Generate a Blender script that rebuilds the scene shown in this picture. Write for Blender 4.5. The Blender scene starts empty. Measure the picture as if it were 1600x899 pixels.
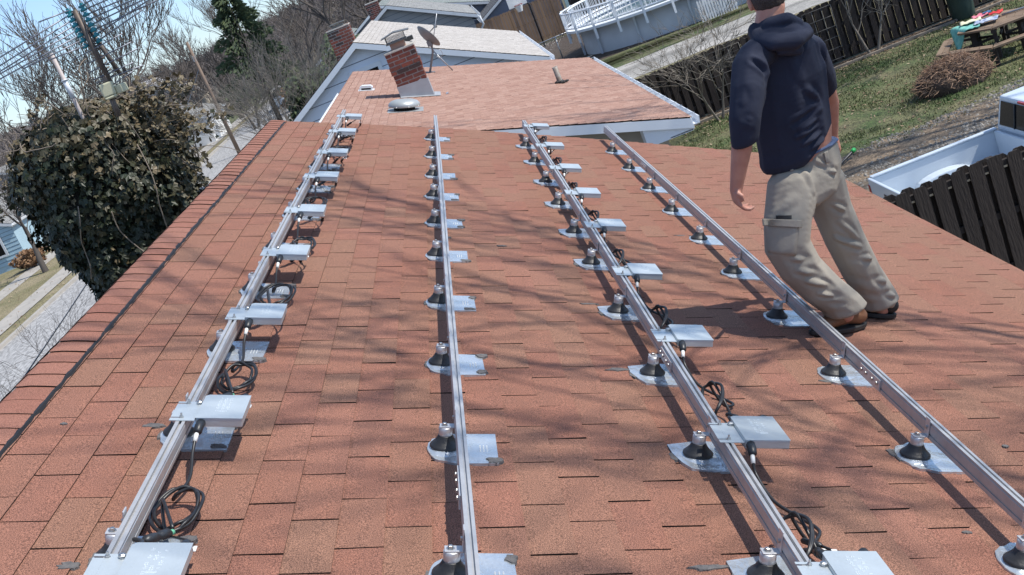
import bpy, bmesh, math, random
from mathutils import Vector, Matrix, noise
V=Vector
R=math.radians
random.seed(7)
SC=bpy.context.scene
COL=SC.collection
# ------------------------------------------------------------------ camera
F=1850.0; CX,CY=800.0,449.5
ey=V((-140,510,-F)).normalized()
al=R(22); nx,ny=math.sin(al),math.cos(al)
pdist=140*nx+510*ny; D=F*F/pdist
ez=-V((nx*D,-ny*D,-F)).normalized(); ez=(ez-ez.dot(ey)*ey).normalized()
ex=ey.cross(ez)
RW=Matrix((ex,ey,ez))                       # camera axes -> world
CAM=V((0,0,6.5))
cam=bpy.data.cameras.new('camera'); co=bpy.data.objects.new('camera',cam); COL.objects.link(co)
cam.sensor_width=36; cam.lens=F/1600*36; cam.clip_start=.05; cam.clip_end=1500
co.matrix_world=Matrix.Translation(CAM)@RW.to_4x4()
SC.camera=co
SC.render.resolution_x=1024; SC.render.resolution_y=575
# ------------------------------------------------------------------ sky, sun, exposure
SUN=V((.619,-.13,.80)).normalized()
w=bpy.data.worlds.new('World'); SC.world=w; w.use_nodes=True
nt=w.node_tree; bg=nt.nodes['Background']; sky=nt.nodes.new('ShaderNodeTexSky'); sky.sky_type='NISHITA'
sky.sun_disc=False; sky.sun_elevation=math.asin(SUN.z); sky.sun_rotation=math.atan2(SUN.x,SUN.y)
sky.air_density=1.0; sky.dust_density=.1; sky.ozone_density=3.0
sky.altitude=2000
tn=nt.nodes.new('ShaderNodeMix'); tn.data_type='RGBA'; tn.blend_type='MULTIPLY'; tn.inputs[0].default_value=1; tn.inputs[7].default_value=(1,1,1,1)
gc=nt.nodes.new('ShaderNodeTexCoord'); sx=nt.nodes.new('ShaderNodeSeparateXYZ'); mr_=nt.nodes.new('ShaderNodeMapRange'); mr_.inputs[1].default_value=.0; mr_.inputs[2].default_value=.55
hm=nt.nodes.new('ShaderNodeMix'); hm.data_type='RGBA'; hm.inputs[6].default_value=(.52,.62,.80,1); hm.inputs[7].default_value=(1.75,1.45,1.18,1)
nt.links.new(gc.outputs['Generated'],sx.inputs[0]); nt.links.new(sx.outputs[2],mr_.inputs[0]); nt.links.new(mr_.outputs[0],hm.inputs[0]); nt.links.new(hm.outputs[2],tn.inputs[7])
nt.links.new(sky.outputs[0],tn.inputs[6]); nt.links.new(tn.outputs[2],bg.inputs[0]); bg.inputs[1].default_value=.15
sl=bpy.data.lights.new('sun','SUN'); sl.energy=3.95; sl.angle=R(.55); sl.color=(1,.955,.88)
so=bpy.data.objects.new('sun',sl); COL.objects.link(so); so.rotation_euler=SUN.to_track_quat('Z','Y').to_euler()
vs=SC.view_settings; vs.view_transform='Standard'; vs.look='None'; vs.exposure=.42; vs.gamma=1; vs.use_curve_mapping=False

# ------------------------------------------------------------------ measuring helpers
def ray(px,py): return RW@V((px-CX,CY-py,-F)).normalized()
def atY(px,py,Y):
    r=ray(px,py); return CAM+r*(Y/r.y)
def atZ(px,py,z=0):
    r=ray(px,py); return CAM+r*((z-CAM.z)/r.z)
# our roof plane: v down the slope, u along the ridge, h away from the shingles
UN=V((.404,0,.915)).normalized(); UD=V((UN.z,0,-UN.x)); UU=V((0,1,0))
RO=CAM-UN*1.67
MR=Matrix(((UD.x,UU.x,UN.x,RO.x),(UD.y,UU.y,UN.y,RO.y),(UD.z,UU.z,UN.z,RO.z),(0,0,0,1)))

# ------------------------------------------------------------------ materials
MATS={}
def mat(name,c,c2=None,scale=5,rough=.7,metal=0,bump=0,bscale=60,stretch=(1,1,1),tint=None,spec=.5,c3=None,s3=.6,detail=4,coat=0,contrast=1.0,fine=None,trans=0,alpha=1,emit=None,sheen=0):
    if name in MATS: return MATS[name]
    m=bpy.data.materials.new(name); m.use_nodes=True; n=m.node_tree.nodes; l=m.node_tree.links
    b=n['Principled BSDF']; b.inputs['Roughness'].default_value=rough; b.inputs['Metallic'].default_value=metal
    b.inputs['Specular IOR Level'].default_value=spec
    b.inputs['Coat Weight'].default_value=coat
    if trans: b.inputs['Transmission Weight'].default_value=trans
    if alpha<1: b.inputs['Alpha'].default_value=alpha
    if sheen: b.inputs['Sheen Weight'].default_value=sheen
    tc=n.new('ShaderNodeTexCoord'); mp=n.new('ShaderNodeMapping'); mp.inputs['Scale'].default_value=stretch
    l.new(tc.outputs['Object'],mp.inputs['Vector'])
    def nz(sc,det=detail):
        t=n.new('ShaderNodeTexNoise'); t.inputs['Scale'].default_value=sc; t.inputs['Detail'].default_value=det
        l.new(mp.outputs[0],t.inputs['Vector']); return t
    def mix(fac,a,bb,mode='MIX'):
        x=n.new('ShaderNodeMix'); x.data_type='RGBA'; x.blend_type=mode
        for s,val in ((x.inputs[0],fac),(x.inputs[6],a),(x.inputs[7],bb)):
            if hasattr(val,'is_output') or isinstance(val,bpy.types.NodeSocket): l.new(val,s)
            elif isinstance(val,(int,float)): s.default_value=val
            else: s.default_value=(*val,1)
        return x.outputs[2]
    def ramp(sock,lo,hi):
        r=n.new('ShaderNodeMapRange'); r.inputs[1].default_value=lo; r.inputs[2].default_value=hi; l.new(sock,r.inputs[0]); return r.outputs[0]
    cur=c
    if c2 is not None:
        k=.5/contrast*.55
        cur=mix(ramp(nz(scale).outputs['Fac'],.5-k*.6,.5+k*.6),c,c2)
    if c3 is not None:
        cur=mix(ramp(nz(s3,3).outputs['Fac'],.45,.65),cur,c3)
    if tint is not None:
        at=n.new('ShaderNodeAttribute'); at.attribute_name='tint'
        cur=mix(at.outputs['Fac'],cur,tint)
    if fine is not None:
        fs,famt=fine
        t=nz(fs,2); cur=mix(famt,cur,mix(ramp(t.outputs['Fac'],.38,.62),(.12,.12,.12),(.95,.95,.95)),'OVERLAY')
    if isinstance(cur,bpy.types.NodeSocket): l.new(cur,b.inputs['Base Color'])
    else: b.inputs['Base Color'].default_value=(*cur,1)
    if bump:
        bp=n.new('ShaderNodeBump'); bp.inputs['Strength'].default_value=bump; bp.inputs['Distance'].default_value=.02
        l.new(nz(bscale,4).outputs['Fac'],bp.inputs['Height']); l.new(bp.outputs[0],b.inputs['Normal'])
    MATS[name]=m; return m

shingle=mat('red_shingle',(.255,.109,.072),(.215,.096,.066),7,.92,0,.45,230,tint=(.240,.124,.082),c3=(.272,.122,.085),s3=.9,fine=(300,.68),spec=.4)
asph=mat('asphalt_edge',(.02,.016,.014),rough=.95,spec=.2)
cap_m=mat('ridge_shingle',(.26,.112,.080),(.22,.10,.072),5,.92,0,.3,260,tint=(.27,.13,.095),fine=(330,.5),spec=.25)
alu=mat('mill_aluminium',(.66,.66,.67),(.58,.58,.59),40,.38,.55,.06,200)
alu_d=mat('anodised_aluminium',(.52,.515,.515),(.46,.455,.455),30,.4,.45,0)
flash_m=mat('sheet_aluminium',(.64,.68,.71),(.52,.57,.62),14,.27,.62,.6,16)
steel=mat('steel_bolt',(.55,.54,.52),rough=.35,metal=1)
rubber=mat('black_rubber',(.022,.022,.024),(.03,.03,.032),30,.45,0,.1,80)
cable_m=mat('cable_jacket',(.018,.018,.02),rough=.38)
conn_m=mat('connector_plastic',(.02,.022,.026),rough=.42)
white_pl=mat('white_label',(.78,.78,.76),rough=.6)
sealant=mat('grey_sealant',(.10,.095,.095),(.15,.14,.135),60,.85,0,.5,120)
inv_m=mat('cast_housing',(.56,.61,.63),(.50,.55,.57),10,.40,.45,.08,90)

# ------------------------------------------------------------------ mesh builder
class MB:
    def __init__(s): s.v=[];s.f=[];s.m=[];s.t=[];s.sm=[]
    def add(s,vs,fs,mi=0,t=0.0,smooth=False):
        o=len(s.v); s.v.extend([tuple(x) for x in vs])
        for f in fs: s.f.append([i+o for i in f]); s.m.append(mi); s.t.append(t); s.sm.append(smooth)
    def box(s,a,b,mi=0,t=0.0,M=None):
        x0,y0,z0=a;x1,y1,z1=b
        vs=[V(p) for p in ((x0,y0,z0),(x1,y0,z0),(x1,y1,z0),(x0,y1,z0),(x0,y0,z1),(x1,y0,z1),(x1,y1,z1),(x0,y1,z1))]
        if M is not None: vs=[M@p for p in vs]
        s.add(vs,[(0,3,2,1),(4,5,6,7),(0,1,5,4),(1,2,6,5),(2,3,7,6),(3,0,4,7)],mi,t)
    def cbox(s,c,d,mi=0,t=0.0,M=None):
        s.box([c[i]-d[i]/2 for i in range(3)],[c[i]+d[i]/2 for i in range(3)],mi,t,M)
    def prism(s,poly,axis,a,b,mi=0,t=0.0,M=None):
        n=len(poly)
        def P(p,k):
            q=V((k,p[0],p[1])) if axis==0 else V((p[0],k,p[1])) if axis==1 else V((p[0],p[1],k))
            return M@q if M is not None else q
        vs=[P(p,a) for p in poly]+[P(p,b) for p in poly]
        fs=[list(range(n))[::-1],list(range(n,2*n))]+[(i,(i+1)%n,n+(i+1)%n,n+i) for i in range(n)]
        s.add(vs,fs,mi,t)
    def tube(s,pts,r,seg=6,mi=0,t=0.0,smooth=True,cap=True):
        pts=[V(p) for p in pts]; n=len(pts)
        rs=r if isinstance(r,(list,tuple)) else [r]*n
        up=None; vs=[]
        for i,p in enumerate(pts):
            d=(pts[min(i+1,n-1)]-pts[max(i-1,0)])
            if d.length<1e-9: d=V((0,0,1))
            d.normalize()
            if up is None:
                up=d.orthogonal().normalized()
            else:
                up=(up-up.dot(d)*d)
                if up.length<1e-6: up=d.orthogonal()
                up.normalize()
            sd=d.cross(up)
            for k in range(seg):
                a=2*math.pi*k/seg; vs.append(p+(up*math.cos(a)+sd*math.sin(a))*rs[i])
        fs=[]
        for i in range(n-1):
            for k in range(seg):
                k2=(k+1)%seg; fs.append((i*seg+k,i*seg+k2,(i+1)*seg+k2,(i+1)*seg+k))
        if cap: fs.append(list(range(seg))[::-1]); fs.append(list(range((n-1)*seg,n*seg)))
        s.add(vs,fs,mi,t,smooth)
    def lathe(s,prof,seg=24,M=None,mi=0,t=0.0,smooth=True,cap=True):
        vs=[];n=len(prof)
        for r,z in prof:
            for k in range(seg):
                a=2*math.pi*k/seg; p=V((r*math.cos(a),r*math.sin(a),z)); vs.append(M@p if M is not None else p)
        fs=[]
        for i in range(n-1):
            for k in range(seg):
                k2=(k+1)%seg; fs.append((i*seg+k,i*seg+k2,(i+1)*seg+k2,(i+1)*seg+k))
        if cap: fs.append(list(range(seg))[::-1]); fs.append(list(range((n-1)*seg,n*seg)))
        s.add(vs,fs,mi,t,smooth)
    def ico(s,c,r,mi=0,t=0.0,sub=1,smooth=True,M=None):
        bm=bmesh.new(); bmesh.ops.create_icosphere(bm,subdivisions=sub,radius=1)
        rr=r if hasattr(r,'__len__') else (r,r,r)
        vs=[]
        for q in bm.verts:
            p=V((q.co.x*rr[0],q.co.y*rr[1],q.co.z*rr[2]))
            if M is not None: p=M@p
            vs.append(p+V(c))
        bm.verts.index_update()
        s.add(vs,[[x.index for x in f.verts] for f in bm.faces],mi,t,smooth); bm.free()
    def mesh(s,name,mats):
        me=bpy.data.meshes.new(name); me.from_pydata(s.v,[],s.f)
        for m in (mats if isinstance(mats,(list,tuple)) else [mats]): me.materials.append(m)
        if s.f:
            me.polygons.foreach_set('material_index',s.m); me.polygons.foreach_set('use_smooth',s.sm)
            a=me.attributes.new('tint','FLOAT','FACE'); a.data.foreach_set('value',s.t)
        me.update(); return me
    def build(s,name,mats,parent=None,bevel=0,M=None):
        o=bpy.data.objects.new(name,s.mesh(name,mats)); COL.objects.link(o)
        if parent is not None: o.parent=parent
        if M is not None: o.matrix_local=M
        if bevel:
            b=o.modifiers.new('bevel','BEVEL'); b.width=bevel; b.segments=2; b.limit_method='ANGLE'; b.angle_limit=R(40)
        return o
def islands(mb):
    par=list(range(len(mb.v)))
    def find(a):
        while par[a]!=a: par[a]=par[par[a]]; a=par[a]
        return a
    for f in mb.f:
        r0=find(f[0])
        for i in f[1:]: par[find(i)]=r0
    g={}
    for k,f in enumerate(mb.f): g.setdefault(find(f[0]),[]).append(k)
    return list(g.values())
def build_each(mb,name,mats,parent=None,bevel=0,M=None,per=1):
    out=[]; gs=islands(mb)
    for i in range(0,len(gs),per):
        n=MB(); mp={}
        for k in sum(gs[i:i+per],[]):
            f=mb.f[k]
            for q in f:
                if q not in mp: mp[q]=len(n.v); n.v.append(mb.v[q])
            n.f.append([mp[q] for q in f]); n.m.append(mb.m[k]); n.t.append(mb.t[k]); n.sm.append(mb.sm[k])
        out.append(n.build(name,mats,parent,bevel,M))
    return out
def tag(o,label=None,cat=None,group=None,kind=None):
    if label: o['label']=label
    if cat: o['category']=cat
    if group: o['group']=group
    if kind: o['kind']=kind
    return o
def thing(name,label,cat,loc=(0,0,0),rz=0,group=None,M=None):
    o=bpy.data.objects.new(name,None); COL.objects.link(o); o.empty_display_size=.1
    if M is not None: o.matrix_world=M
    else: o.location=loc; o.rotation_euler=(0,0,rz)
    return tag(o,label,cat,group)
def spline(pts,k=6):
    pts=[V(p) for p in pts]; out=[]
    for i in range(len(pts)-1):
        p0=pts[max(i-1,0)];p1=pts[i];p2=pts[i+1];p3=pts[min(i+2,len(pts)-1)]
        for j in range(k):
            t=j/k
            out.append(.5*((2*p1)+(p2-p0)*t+(2*p0-5*p1+4*p2-p3)*t*t+(3*p1-p0-3*p2+p3)*t**3))
    out.append(pts[-1]); return out
def roofM(v,u,rot=0): return MR@Matrix.Translation((v,u,0))@Matrix.Rotation(rot,4,'Z')
def copy_tree(o,parent=None):
    c=o.copy(); COL.objects.link(c)
    if parent is not None:
        c.parent=parent
    for ch in o.children: copy_tree(ch,c)
    return c
def struct(name,mb,m): return tag(mb.build(name,m),kind='structure')

# ================================================================== GROUND
g_base=mat('winter_ground',(.10,.085,.055),(.075,.08,.04),.35,.95,0,.5,3,c3=(.13,.11,.08),s3=.08,fine=(9,.5))
g_lawn=mat('lawn',(.055,.085,.025),(.12,.11,.055),1.1,.95,0,.8,18,c3=(.10,.11,.045),s3=.7,fine=(28,.7),contrast=1.2)
g_dirt=mat('bare_dirt',(.10,.078,.058),(.22,.16,.105),1.6,.95,0,.8,14,c3=(.075,.07,.06),s3=1.1,fine=(30,.6))
g_conc=mat('worn_concrete',(.33,.315,.29),(.25,.24,.22),2.5,.9,0,.3,20,c3=(.38,.36,.33),s3=.4,fine=(30,.4))
g_road=mat('street_asphalt',(.34,.335,.33),(.28,.275,.27),.8,.9,0,.2,20,stretch=(1,.25,1),fine=(12,.35))
g_walk=mat('sidewalk_concrete',(.33,.31,.28),(.40,.37,.33),1.5,.9,0,.2,20)
g_straw=mat('dry_verge',(.20,.17,.09),(.14,.13,.06),.9,.95,0,.5,12,c3=(.24,.2,.12),s3=.4,fine=(18,.5))
g_mulch=mat('mulch_bed',(.045,.032,.024),(.09,.065,.045),9,.95,0,.9,30,fine=(40,.7))
def sheet(name,x0,x1,y0,y1,z,m,n=1,jit=0,skew=0):
    mb=MB()
    if jit:
        k=max(8,int((x1-x0+y1-y0)*1.2)); pts=[]
        for i in range(k): pts.append((x0+(x1-x0)*i/k,y0))
        for i in range(k): pts.append((x1,y0+(y1-y0)*i/k))
        for i in range(k): pts.append((x1-(x1-x0)*i/k,y1))
        for i in range(k): pts.append((x0,y1-(y1-y0)*i/k))
        c=V(((x0+x1)/2,(y0+y1)/2,z))
        vs=[c]+[V((a+random.uniform(-jit,jit),b+random.uniform(-jit,jit),z)) for a,b in pts]
        mb.add(vs,[(0,i+1,(i+1)%len(pts)+1) for i in range(len(pts))])
    else: mb.add([(x0,y0,z),(x1,y0,z),(x1,y1,z),(x0,y1,z)],[(0,1,2,3)])
    return struct(name,mb,m)
# terrain: flat near, a wooded rise far off
def hz(x,y):
    t=max(0,min(1,(y-135)/90)); t=t*t*(3-2*t)
    bump_=noise.noise(V((x*.012,y*.012,3)))*1.2
    ramp_=1.6+5.0/(1+math.exp(-(x+26)/7))
    return -.02+t*(ramp_+bump_)
mb=MB(); nxg,nyg=60,50; xs=[-420+840*i/nxg for i in range(nxg+1)]; ys=[-60+ (i/nyg)**1.4*760 for i in range(nyg+1)]
mb.add([(x,y,hz(x,y)) for y in ys for x in xs],[(j*(nxg+1)+i,j*(nxg+1)+i+1,(j+1)*(nxg+1)+i+1,(j+1)*(nxg+1)+i) for j in range(nyg) for i in range(nxg)],smooth=True)
struct('ground',mb,g_base)
sheet('street',-17.8,-10.2,-30,132,.012,g_road)
sheet('front_lawn',-10.2,-6.0,-30,60,.008,g_straw)
sheet('grass_verge',-18.85,-17.98,-30,132,.016,g_straw)
sheet('sidewalk',-20.1,-18.9,-30,132,.022,g_walk)
sheet('far_lawn',-40,-20.1,-30,66,.008,g_straw)
sheet('far_green_lawn',-34,-20.15,92,134,.012,g_lawn)
sheet('house_path',-23.4,-22.2,-30,80,.02,g_walk)
mb=MB(); mb.box((-17.98,-30,0),(-17.8,132,.12)); struct('kerb',mb,g_walk)
mb=MB(); mb.box((-10.2,-30,0),(-10.02,132,.12)); struct('kerb',mb,g_walk)
sheet('back_lawn',3.2,26,22.6,31.2,.010,g_lawn,jit=.12)
sheet('dirt_bed',3.0,30,12.0,22.9,.014,g_dirt,jit=.15)
sheet('driveway',-6,32,13.9,18.2,.018,g_conc)
sheet('alley',-14,46,42.6,46.9,.012,g_conc,jit=.12)
sheet('alley_verge',-14,46,46.8,50.5,.016,g_lawn,jit=.2)
sheet('rear_verge',-14,46,32.0,42.7,.006,g_straw)
sheet('mulch_bed',3.4,20,30.85,31.6,.020,g_mulch)
sheet('pool_yard',1,40,50.4,66,.008,g_mulch)

# gravel pieces, fallen leaves, grass blades: uncountable
gravel_m=mat('gravel_stone',(.13,.125,.12),(.2,.19,.175),3,.85,tint=(.30,.275,.24))
mb=MB(); rnd=random.Random(3)
def pebble(x,y,z,r):
    h=r*.6; vs=[(x+r*rnd.uniform(.6,1.2)*math.cos(a+rnd.uniform(-.3,.3)),y+r*rnd.uniform(.6,1.2)*math.sin(a),z) for a in (0,1.57,3.14,4.71)]
    vs.append((x+rnd.uniform(-.3,.3)*r,y+rnd.uniform(-.3,.3)*r,z+h)); mb.add(vs,[(0,1,4),(1,2,4),(2,3,4),(3,0,4)],0,rnd.random()**2)
for i in range(15000):
    x=rnd.uniform(4.2,12.5); y=rnd.uniform(18.3,24.3)
    edge=23.0+.25*(x-8)*(.6)+.4*noise.noise(V((x*.8,y*.8,0)))
    if y>edge: continue
    dens=.5+noise.noise(V((x*.7,y*.7,5)))*1.3+(x-6)*.12
    if rnd.random()>dens: continue
    pebble(x,y,.012,rnd.uniform(.02,.055))
tag(mb.build('gravel',gravel_m),'grey gravel and chips strewn over the bare bed beside the white pickup','gravel',kind='stuff')
leaf_dry=mat('dry_leaf',(.30,.22,.13),(.42,.34,.24),20,.8,tint=(.14,.075,.04))
mb=MB()
def flake(x,y,z,r,t):
    a=rnd.uniform(0,6.3); c=V((x,y,z)); e1=V((math.cos(a),math.sin(a),rnd.uniform(-.4,.4)))*r; e2=V((-math.sin(a),math.cos(a),rnd.uniform(-.4,.4)))*r*.7
    mb.add([c-e1,c-e2*.8,c+e1,c+e2*.8],[(0,1,2,3)],0,t)
for i in range(4200):
    x=rnd.uniform(3.5,16); y=rnd.uniform(22.3,31.5)
    if rnd.random()<.35: y=31.5-abs(rnd.gauss(0,.7))
    flake(x,y,.035,rnd.uniform(.02,.05),rnd.random())
for i in range(1500):
    flake(rnd.uniform(-24,-17.9),rnd.uniform(35,100),.05,rnd.uniform(.03,.07),rnd.random())
tag(mb.build('fallen_leaves',leaf_dry),'pale dry leaves scattered over the back lawn and mulch','leaves',kind='stuff')
grass_m=mat('grass_blade',(.05,.10,.022),(.10,.12,.04),2,.7,tint=(.24,.2,.11))
mb=MB()
for i in range(42000):
    x=rnd.uniform(3.3,15.5); y=rnd.uniform(22.4,31.2)
    d=noise.noise(V((x*.6,y*.9,9)))
    if d<-.15+rnd.uniform(-.2,.15) : continue
    if y<23.6 and rnd.random()<.7: continue
    h=rnd.uniform(.025,.075); a=rnd.uniform(0,6.3); wx,wy=math.cos(a)*.012,math.sin(a)*.012
    lx,ly=rnd.gauss(0,.02),rnd.gauss(0,.02)
    mb.add([(x-wx,y-wy,.01),(x+wx,y+wy,.01),(x+lx,y+ly,.01+h)],[(0,1,2)],0,max(0,min(1,rnd.gauss(.3-d,.25))))
tag(mb.build('grass',grass_m),'patchy early spring grass of the fenced back lawn','grass',kind='stuff')

# ================================================================== shingled slopes
def edge_near(v): return -3.0
def rake_far(v):
    pts=[(-1.6,12.44),(-.63,12.46),(.7,12.27),(2.1,11.85),(3.08,11.5),(3.9,11.15)]
    for (a,b),(c,d) in zip(pts,pts[1:]):
        if v<=c: return b+(d-b)*(v-a)/(c-a)
    return pts[-1][1]
def tabs(mb,v0,v1,u0,ufar,expo=.143,tab=.333,lift=.006,gap=.0068,seed=1,wob=.0015,red=.35):
    rr=random.Random(seed); v=v0; k=0; off=0
    while v<v1-.01:
        ve=min(v+expo,v1); off=(.5*tab if k%2 else 0)+rr.uniform(-.035,.035)
        u=u0-off
        while True:
            ue=u+tab; f=ufar((v+ve)/2)
            if u>=f: break
            ua=max(u,u0); ub=min(ue-gap*rr.uniform(.7,1.5),f)
            if ub-ua>.01:
                j=lambda: rr.uniform(-wob,wob)
                hl=lift+rr.uniform(-.001,.002)+ (rr.uniform(0,.004) if rr.random()<.06 else 0)
                fa=ufar(v) if ub>=f-.001 else None
                a=(v-.01,ua+j(),.0008); b=(ve,ua+j(),hl)
                c=(ve,(ufar(ve) if fa else ub+j()),hl); d=(v-.01,(fa if fa else ub+j()),.0008)
                b0=(b[0],b[1],-.004); c0=(c[0],c[1],-.004)
                t=min(1,max(0,rr.random()**1.2)) 
                mb.add([a,b,c,d],[(0,1,2,3)],0,t)
                mb.add([b,b0,c0,c],[(0,1,2,3)],1)
                mb.add([a,(a[0],a[1],-.004),b0,b],[(0,1,2,3)],1)
                mb.add([d,c,c0,(d[0],d[1],-.004)],[(0,1,2,3)],1)
            u=ue
        v=ve; k+=1
# --- our house
house=thing('house','house under the photographer with red shingled gable roof carrying the rails','house',(0,0,0))
def rpt(v,u,h): return MR@V((v,u,h))
RIDGE_V=-1.52; EAVE_V=3.72
roof_o=None
mb=MB()
poly=[(RIDGE_V,-3.02),(EAVE_V-.01,-3.02)]+[(v,rake_far(v)-.01) for v in (EAVE_V-.01,3.0,2.1,.7,-.63,RIDGE_V)]
mb.prism(poly,2,-.16,-.0042,0,M=MR)
deck=mb.build('roof',mat('roof_deck',(.018,.014,.012),rough=.95,spec=.1),house)
mb=MB(); tabs(mb,-1.5,EAVE_V,-3.0,rake_far,seed=5)
# bring to world via matrix
so_=mb.build('shingles',[shingle,asph],deck,M=MR)
# mirrored left slope
MX=Matrix(((-1,0,0,2*rpt(RIDGE_V,0,0).x),(0,1,0,0),(0,0,1,0),(0,0,0,1)))
mb=MB(); mb.prism(poly,2,-.16,-.0042,0,M=MX@MR); mb.build('far_slope_deck',MATS['roof_deck'],house)
mb=MB(); tabs(mb,-1.5,EAVE_V,-3.0,rake_far,seed=9)
me_v=[tuple(MX@MR@V(p)) for p in mb.v]; mb.v=me_v; mb.f=[f[::-1] for f in mb.f]
mb.build('far_slope_shingles',[shingle,asph],deck)
# ridge cap: overlapping bent shingles
mb=MB(); u=-3.0; rr=random.Random(4)
apx=rpt(RIDGE_V,0,0); dL=V((-UD.x,0,UD.z)); 
while u<12.42:
    L=.143; ub=min(u+L,12.46)
    rows=[]
    for (uu,h) in ((u,.0115),(ub+.012,.0078)):
        row=[]
        wv=.150+rr.uniform(-.004,.004); dz=rr.uniform(-.001,.003)
        for s_ in (-1,-.66,-.33,-.12,0,.12,.33,.66,1):
            d=UD if s_>0 else dL
            side=V((UD.x*s_ ,0,UD.z*abs(s_)))
            arch=math.exp(-(s_*4)**2)*-.006
            n_=V((UN.x*(1 if s_>0 else -1 if s_<0 else 0),0,UN.z)); n_.normalize()
            hh=h+arch+dz+(.006*(1-abs(s_)))
            p=V((apx.x,0,apx.z))+V((UD.x*s_*wv,0,UD.z*abs(s_)*wv))+n_*hh
            row.append((p.x,uu+rr.uniform(-.002,.002)+.012*abs(s_)*(1 if uu==u else 0),p.z))
        rows.append(row)
    n9=9
    low=[(a,b,c-.003) for a,b,c in rows[0]]
    t=rr.random()*.9
    mb.add(rows[0]+rows[1],[(i,i+1,n9+i+1,n9+i) for i in range(n9-1)],0,t,True)
    mb.add(rows[0]+low,[(i,n9+i,n9+i+1,i+1) for i in range(n9-1)],1)
    # right butt edge (black, ragged)
    a=rows[0][-1];b=rows[1][-1]
    mb.add([a,b,(b[0]-.004,b[1],b[2]-.022),(a[0]-.004,a[1],a[2]-.03)],[(0,1,2,3)],1)
    u+=L
mb.build('ridge_cap',[cap_m,asph],deck)
# black tar line under the cap edge
mb=MB(); pts=[];rad=[]
u=-3.0
while u<12.4:
    p=rpt(RIDGE_V+.150+rr.uniform(-.003,.003),u,.006); pts.append(p); rad.append(.010+rr.uniform(-.003,.003)); u+=.05
mb.tube(pts,rad,5,smooth=False)
mb.build('tar_line',mat('black_tar',(.012,.012,.013),rough=.6),deck)
wall_m=mat('beige_siding',(.42,.38,.32),(.38,.345,.29),3,.8)
white_paint=mat('white_trim',(.66,.68,.70),(.58,.60,.62),3,.55)
mb=MB(); ev=rpt(EAVE_V,0,-.16); rd=rpt(RIDGE_V,0,-.2)
xl=2*rd.x-ev.x
prof=[(xl+.45,0),(ev.x-.45,0),(ev.x-.45,ev.z-.02),(rd.x,rd.z-.12),(xl+.45,ev.z-.02)]
mb.prism(prof,1,-2.7,10.6); mb.build('wall',wall_m,house)
mb=MB(); 
e0=rpt(EAVE_V,0,0)
mb.box((e0.x-.06,-3.0,e0.z-.32),(e0.x-.035,11.12,e0.z-.19)); mb.build('fascia',white_paint,house)
# rusty drip flashing along far rake
# small sealant dabs and scuffs on the shingles
mb=MB(); rr=random.Random(12)
def dab(mb,v,u,a,b,rot,h=.009,seed=0,n=18):
    r0=random.Random(seed+int(v*1000)+int(u*777)); pts=[]
    for i in range(n):
        t=2*math.pi*i/n; r_=1+r0.uniform(-.3,.28)
        x=math.cos(t)*a*r_; y=math.sin(t)*b*r_
        pts.append((v+x*math.cos(rot)-y*math.sin(rot),u+x*math.sin(rot)+y*math.cos(rot)))
    top=[(p[0],p[1],h) for p in pts]; bot=[(v+(p[0]-v)*1.1,u+(p[1]-u)*1.1,.002) for p in pts]
    mb.add(top+bot,[list(range(n))]+[(i,n+i,n+(i+1)%n,(i+1)%n) for i in range(n)])
for px,py,a,b,ro in ((240,668,.035,.02,.2),(110,888,.03,.02,0),(968,580,.055,.018,0),(1110,890,.06,.014,.1),(1408,712,.03,.05,.5),(920,477,.045,.012,0),(785,386,.03,.01,0),(700,373,.02,.02,0),(760,722,.02,.02,0),(100,665,.012,.008,0),(1570,700,.012,.012,0),(1510,835,.014,.01,0),(858,318,.04,.01,0),(838,258,.03,.012,0),(1395,710,.02,.03,0),(1065,370,.05,.012,0),(1305,598,.06,.02,0)):
    r=ray(px,py); t=(-1.67)/(UN.dot(r)); p=CAM+r*t-RO
    dab(mb,p.dot(UD),p.y,a,b,ro)
mb.v=[tuple(MR@V(p)) for p in mb.v]
build_each(mb,'sealant_dab',sealant,deck)

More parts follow.
